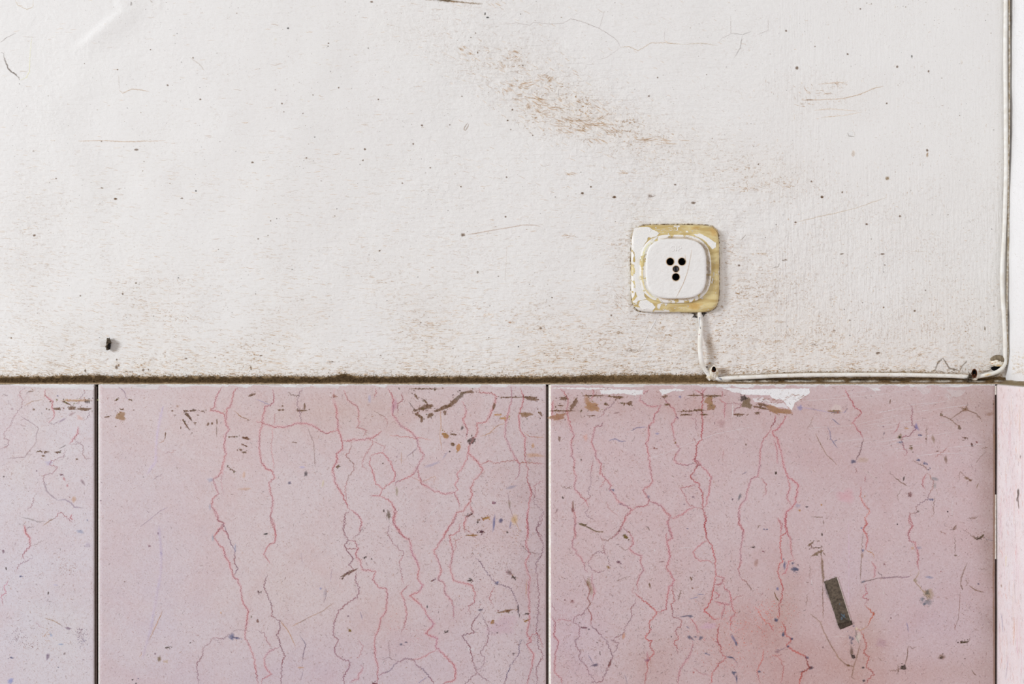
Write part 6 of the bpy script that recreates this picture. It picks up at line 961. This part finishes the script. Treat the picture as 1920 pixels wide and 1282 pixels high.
def cabsurf(px, py, off=0.0):
    best = min(path, key=lambda q: (q[0] - px) ** 2 + (q[1] - py) ** 2)
    ds = []; 
    for p0, p1 in zip(path, path[1:]):
        vx, vy = p1[0] - p0[0], p1[1] - p0[1]; L2 = vx * vx + vy * vy; u = max(0, min(1, ((px - p0[0]) * vx + (py - p0[1]) * vy) / L2))
        dx, dy = px - p0[0] - u * vx, py - p0[1] - u * vy; ds.append((dx * dx + dy * dy, p0[2] + (p1[2] - p0[2]) * u))
    d2, dep = min(ds); r = 2.0; hh = math.sqrt(max(.05, r * r - d2 * .25))
    return P(px, py, -(dep + hh) / 1000 - off)
def ZQ(*p): return wl(7.54, 1260, 570, p)
cb.poly(cabsurf, ZQ((385, 185), (410, 180), (428, 240), (432, 310), (420, 345), (400, 350), (385, 300)), (150, 152, 164), 1, .35, off=.00015, step=2)
cb.poly(cabsurf, ZQ((400, 330), (425, 325), (430, 345), (405, 352)), (70, 62, 62), 1, .3, off=.0002, step=2)
cb.poly(cabsurf, ZQ((372, 430), (395, 412), (415, 420), (418, 455), (402, 462), (392, 440)), (70, 66, 80), 1, .3, off=.00015, step=2)
cb.poly(cabsurf, ZQ((376, 430), (388, 425), (390, 438), (380, 440)), (150, 30, 50), 1, .15, off=.0003, step=2)
cb.poly(cabsurf, ZQ((450, 900), (500, 885), (510, 975), (490, 970), (460, 935)), (150, 150, 160), .9, .4, off=.00015, step=2)
cb.poly(cabsurf, ZQ((470, 880), (510, 870), (508, 895), (480, 905)), (80, 66, 60), .9, .3, off=.0002, step=2)
cb.poly(cabsurf, ZQ((640, 1030), (690, 1040), (720, 1085), (700, 1085), (660, 1050)), (150, 152, 160), .9, .3, off=.00015, step=2)
cb.blob(cabsurf, 1852, 703, 6, 2.6, -12, (222, 172, 104), .45, .7, .3); cb.blob(cabsurf, 1310.5, 583.5, 1.8, 1.4, 0, (110, 96, 40), .9)
for k in range(170):
    x = R.uniform(1360, 1810); y = 703.8 + 5 * sm(1450, 1360, x) + R.uniform(-3.2, 3.2); cb.dash(cabsurf, x, y, R.uniform(.5, 2), R.uniform(.3, .6), R.uniform(-.3, .3), (170, 146, 110), R.uniform(.3, .7))
cbo = cb.build('cable', ['cable', 'paint_marks'])
tag(cbo, 'white painted cable running from the socket along the slab tops and up the corner', 'cable')
tw = MB(P(1893, 400, -0.002))
tw.tube([P(x, y, mm(d)) for x, y, d in ((1892.2, -1170, 2), (1892.2, -60, 2), (1892.4, 40, 2), (1892.4, 150, 2), (1892.2, 240, 2), (1890.8, 290, 2.2), (1890.6, 340, 2.2), (1890.4, 420, 2.2), (1889.8, 480, 2), (1888, 560, 1.8), (1887.6, 600, 1.8), (1889, 640, 2.2), (1890, 668, 2.6), (1888, 684, 3))], 0.0009, 0, 8, 8, .2)
tag(tw.build('thin_wire', ['clip']), 'thin painted wire squeezed between the upright cable and the right-hand wall', 'wire')

# ------------------------------------------------------------------ nails, lumps, strip of tape, fibres
n1 = empty('cable_clip', P(1337, 712, -0.001)); tag(n1, 'painted cable clip below the socket, its round nail hole rusty inside', 'cable clip', 'cable clips on the ledge')
q = MB(P(1336, 700, -0.005)); q.dome(P(1336.5, 701, -0.0035), .0050, .0042, .0064, 0, 22, 8, .3, 2); q.dome(P(1332, 708, -0.004), .0036, .004, .003, 0, 16, 6, .4, 5)
q.build('clip_body', ['clip'], n1)
q = MB(P(1338.5, 692.5, -0.009))
rws = [[P(1338.5 + r_ * 4.6 * math.cos(a_) * (1 + .1 * math.sin(3 * a_)), 692.5 + r_ * 6.2 * math.sin(a_), y_) for a_ in (2 * math.pi * k / 20 for k in range(20))] for r_, y_ in ((1.25, -.0070), (1.25, -.0098), (1.05, -.0104), (.92, -.0102), (.8, -.0088))]
ii = q.grid(rws[:4], 1, True); ii = q.grid(rws[3:], 0, True); q.face(tuple(ii[-1]), 0)
q.dome(P(1339, 691.5, -0.0088), .0014, .0006, .002, 2, 10, 4, .3); q.build('nail', ['rust', 'clip', 'black'], n1)
n2 = empty('cable_clip', P(1827, 712, -0.001)); tag(n2, 'rust-stained cable clip near the corner, holding a dark open nail head', 'cable clip', 'cable clips on the ledge')
q = MB(P(1827, 704, -0.006)); q.dome(P(1827, 707.5, -0.0045), .0034, .0042, .0032, 0, 18, 7, .25, 8); q.build('clip_body', ['clip'], n2)
q = MB(P(1827, 699, -0.01))
rws = [[P(1827 + r_ * 5.0 * math.cos(a_), 699.5 + r_ * 8.6 * math.sin(a_) * (1 if math.sin(a_) > 0 else .9), y_) for a_ in (2 * math.pi * k / 22 for k in range(22))] for r_, y_ in ((1.08, -.006), (1.08, -.0108), (.98, -.0112), (.84, -.0110), (.76, -.0092))]
ii = q.grid(rws[:2], 1, True); ii = q.grid(rws[1:], 0, True); q.face(tuple(ii[-1]), 2)
q.dome(P(1827, 704, -0.0094), .0014, .0008, .0016, 0, 10, 4, .3); q.build('nail', ['rust', 'clip', 'black'], n2)
lump = empty('plaster_lump', P(1868, 690, 0)); tag(lump, 'dusty rounded lump of painted plaster in the corner above the cable bend', 'plaster lump')
q = MB(P(1868, 678, -0.003)); q.dome(P(1869.5, 679, -0.001), .0066, .0070, .0042, 0, 26, 8, .16, 3)
q.dome(P(1869, 683, -0.004), .0056, .0040, .0018, 0, 20, 6, .2, 13)
def lsurf(px, py, off=0.0): return P(px, py, -0.0084 - off)
q.blob(lsurf, 1860.3, 681.3, 1.7, 1.3, 0, (170, 96, 40), .95, .6, .2); q.blob(lsurf, 1873, 685.5, 6, 1.4, 3, (216, 172, 104), .6, .7, .3)
q.build('lump_body', ['clip', 'paint_marks'], lump)
q = MB(P(1868, 672, -0.003)); q.dome(P(1870.5, 674.5, -0.0014), .0068, .0066, .0046, 0, 26, 8, .10, 3); q.build('dust_cap', ['dust'], lump)
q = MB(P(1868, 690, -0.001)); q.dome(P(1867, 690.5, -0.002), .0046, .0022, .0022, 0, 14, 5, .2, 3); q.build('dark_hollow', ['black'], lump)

tp = empty('tape_strip', P(1585, 1176, SLABY)); tag(tp, 'short tilted dark grey-brown strip of old tape stuck on the pink marble', 'tape')
q = MB(P(1570, 1130, SLABY))
c4 = H([(418, 518), (512, 482), (618, 815), (522, 838)])
def tpt(u, v, y):
    (x0_, y0_), (x1_, y1_), (x2_, y2_), (x3_, y3_) = c4
    ax, ay = x0_ + (x1_ - x0_) * u, y0_ + (y1_ - y0_) * u; bx, by = x3_ + (x2_ - x3_) * u, y3_ + (y2_ - y3_) * u
    return ax + (bx - ax) * v, ay + (by - ay) * v
rows = []
for i in range(41):
    v = i / 40; r = []
    for j in range(15):
        u = j / 14; x, y = tpt(u, v, 0)
        if j in (0, 14): x += R.uniform(-.4, .4)
        if i in (0, 40): y += R.uniform(-.5, .5)
        h_ = 0.0008 + 0.0003 * nz(x, y, 12, 3) + (0.0005 if j == 14 else 0)
        if j == 0 or i == 0: h_ = 0.0003
        r.append(P(x, y, SLABY - h_))
    rows.append(r)
q.grid(rows, 0)
def tpsurf(px, py, off=0.0): return P(px, py, SLABY - .0014 - off)
q.ribbon(tpsurf, H([(455, 630), (500, 645), (545, 650)]), .5, (52, 44, 38), .8, .4); q.ribbon(tpsurf, H([(528, 730), (545, 780), (535, 810)]), 1.6, (56, 46, 40), .7, .5)
q.blob(tpsurf, *H([(565, 775)])[0], 3.2, 4.6, -30, (84, 108, 124), .8, .5, .6); q.blob(tpsurf, *H([(550, 790)])[0], 2, 3, 0, (90, 110, 124), .6, .5, .6); q.blob(tpsurf, *H([(535, 685)])[0], 1, 2, 0, (90, 110, 124), .6)
q.ribbon(tpsurf, H([(424, 525), (440, 600), (458, 650)]), 2.2, (44, 36, 32), .7, .5, core=.4)  # shade inside the strip's left edge, painted as a dark band
q.build('strip', ['tape', 'paint_marks'], tp)
q = MB(P(1585, 1172, SLABY)); rows = []
e4 = H([(518, 836), (624, 808), (632, 838), (540, 876)])
for i in range(9):
    v = i / 8; r = []
    for j in range(13):
        u = j / 12; ax = e4[0][0] + (e4[1][0] - e4[0][0]) * u; ay = e4[0][1] + (e4[1][1] - e4[0][1]) * u; bx = e4[3][0] + (e4[2][0] - e4[3][0]) * u; by = e4[3][1] + (e4[2][1] - e4[3][1]) * u
        r.append(P(ax + (bx - ax) * v + R.uniform(-.2, .2), ay + (by - ay) * v, SLABY - (0.0018 * (1 - v) ** .5 + 0.0004) - (0.0008 if v == 0 else 0)))
    rows.append(r)
q.grid(rows, 0); q.build('folded_end', ['tapefold'], tp)
q = MB(P(1590, 1120, SLABY)); rows = []                                     # pale sliver beside the strip: a lit edge put in as colour
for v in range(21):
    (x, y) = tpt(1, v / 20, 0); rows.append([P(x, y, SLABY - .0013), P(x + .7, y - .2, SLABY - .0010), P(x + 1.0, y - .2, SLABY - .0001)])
q.grid(rows, 0); q.build('pale_lit_edge', ['edge'], tp)

st = MB(P(203, 645, -0.001))
st.dome(P(203.5, 641, -0.002), .0018, .0045, .0035, 0, 14, 7, .6, 4); st.dome(P(202, 650, -0.0015), .0014, .0036, .0030, 0, 12, 6, .7, 7); st.dome(P(205, 645, -0.0022), .0011, .0030, .0050, 1, 12, 6, .5, 9)
tag(st.build('broken_plug', ['stub', 'dark']), 'small crusty dark plug stub sticking out of the white plaster on the left', 'wall plug')

fb = MB(P(1815, 710, -0.006))
for k in range(46):
    x, y = 1815 + R.gauss(0, 4.0), 708 - R.gauss(0, 2.6); y -= (x - 1815) * .75; pts = [(x, y)]; a_ = R.uniform(-.9, .1)
    for _ in range(4):
        x += math.cos(a_) * 2.4; y += -math.sin(-a_) * 1.9; a_ += R.uniform(-.8, .8); pts.append((x, min(y, 716)))
    fb.tube([P(px_, py_, mm(R.uniform(6.6, 9.0))) for px_, py_ in pts], 0.00016, 0, 5, 3)
o = fb.build('dust_fluff', ['hair']); tag(o, 'dark tangle of dusty fibres caught on the cable beside the corner clip', 'dust', kind='stuff')
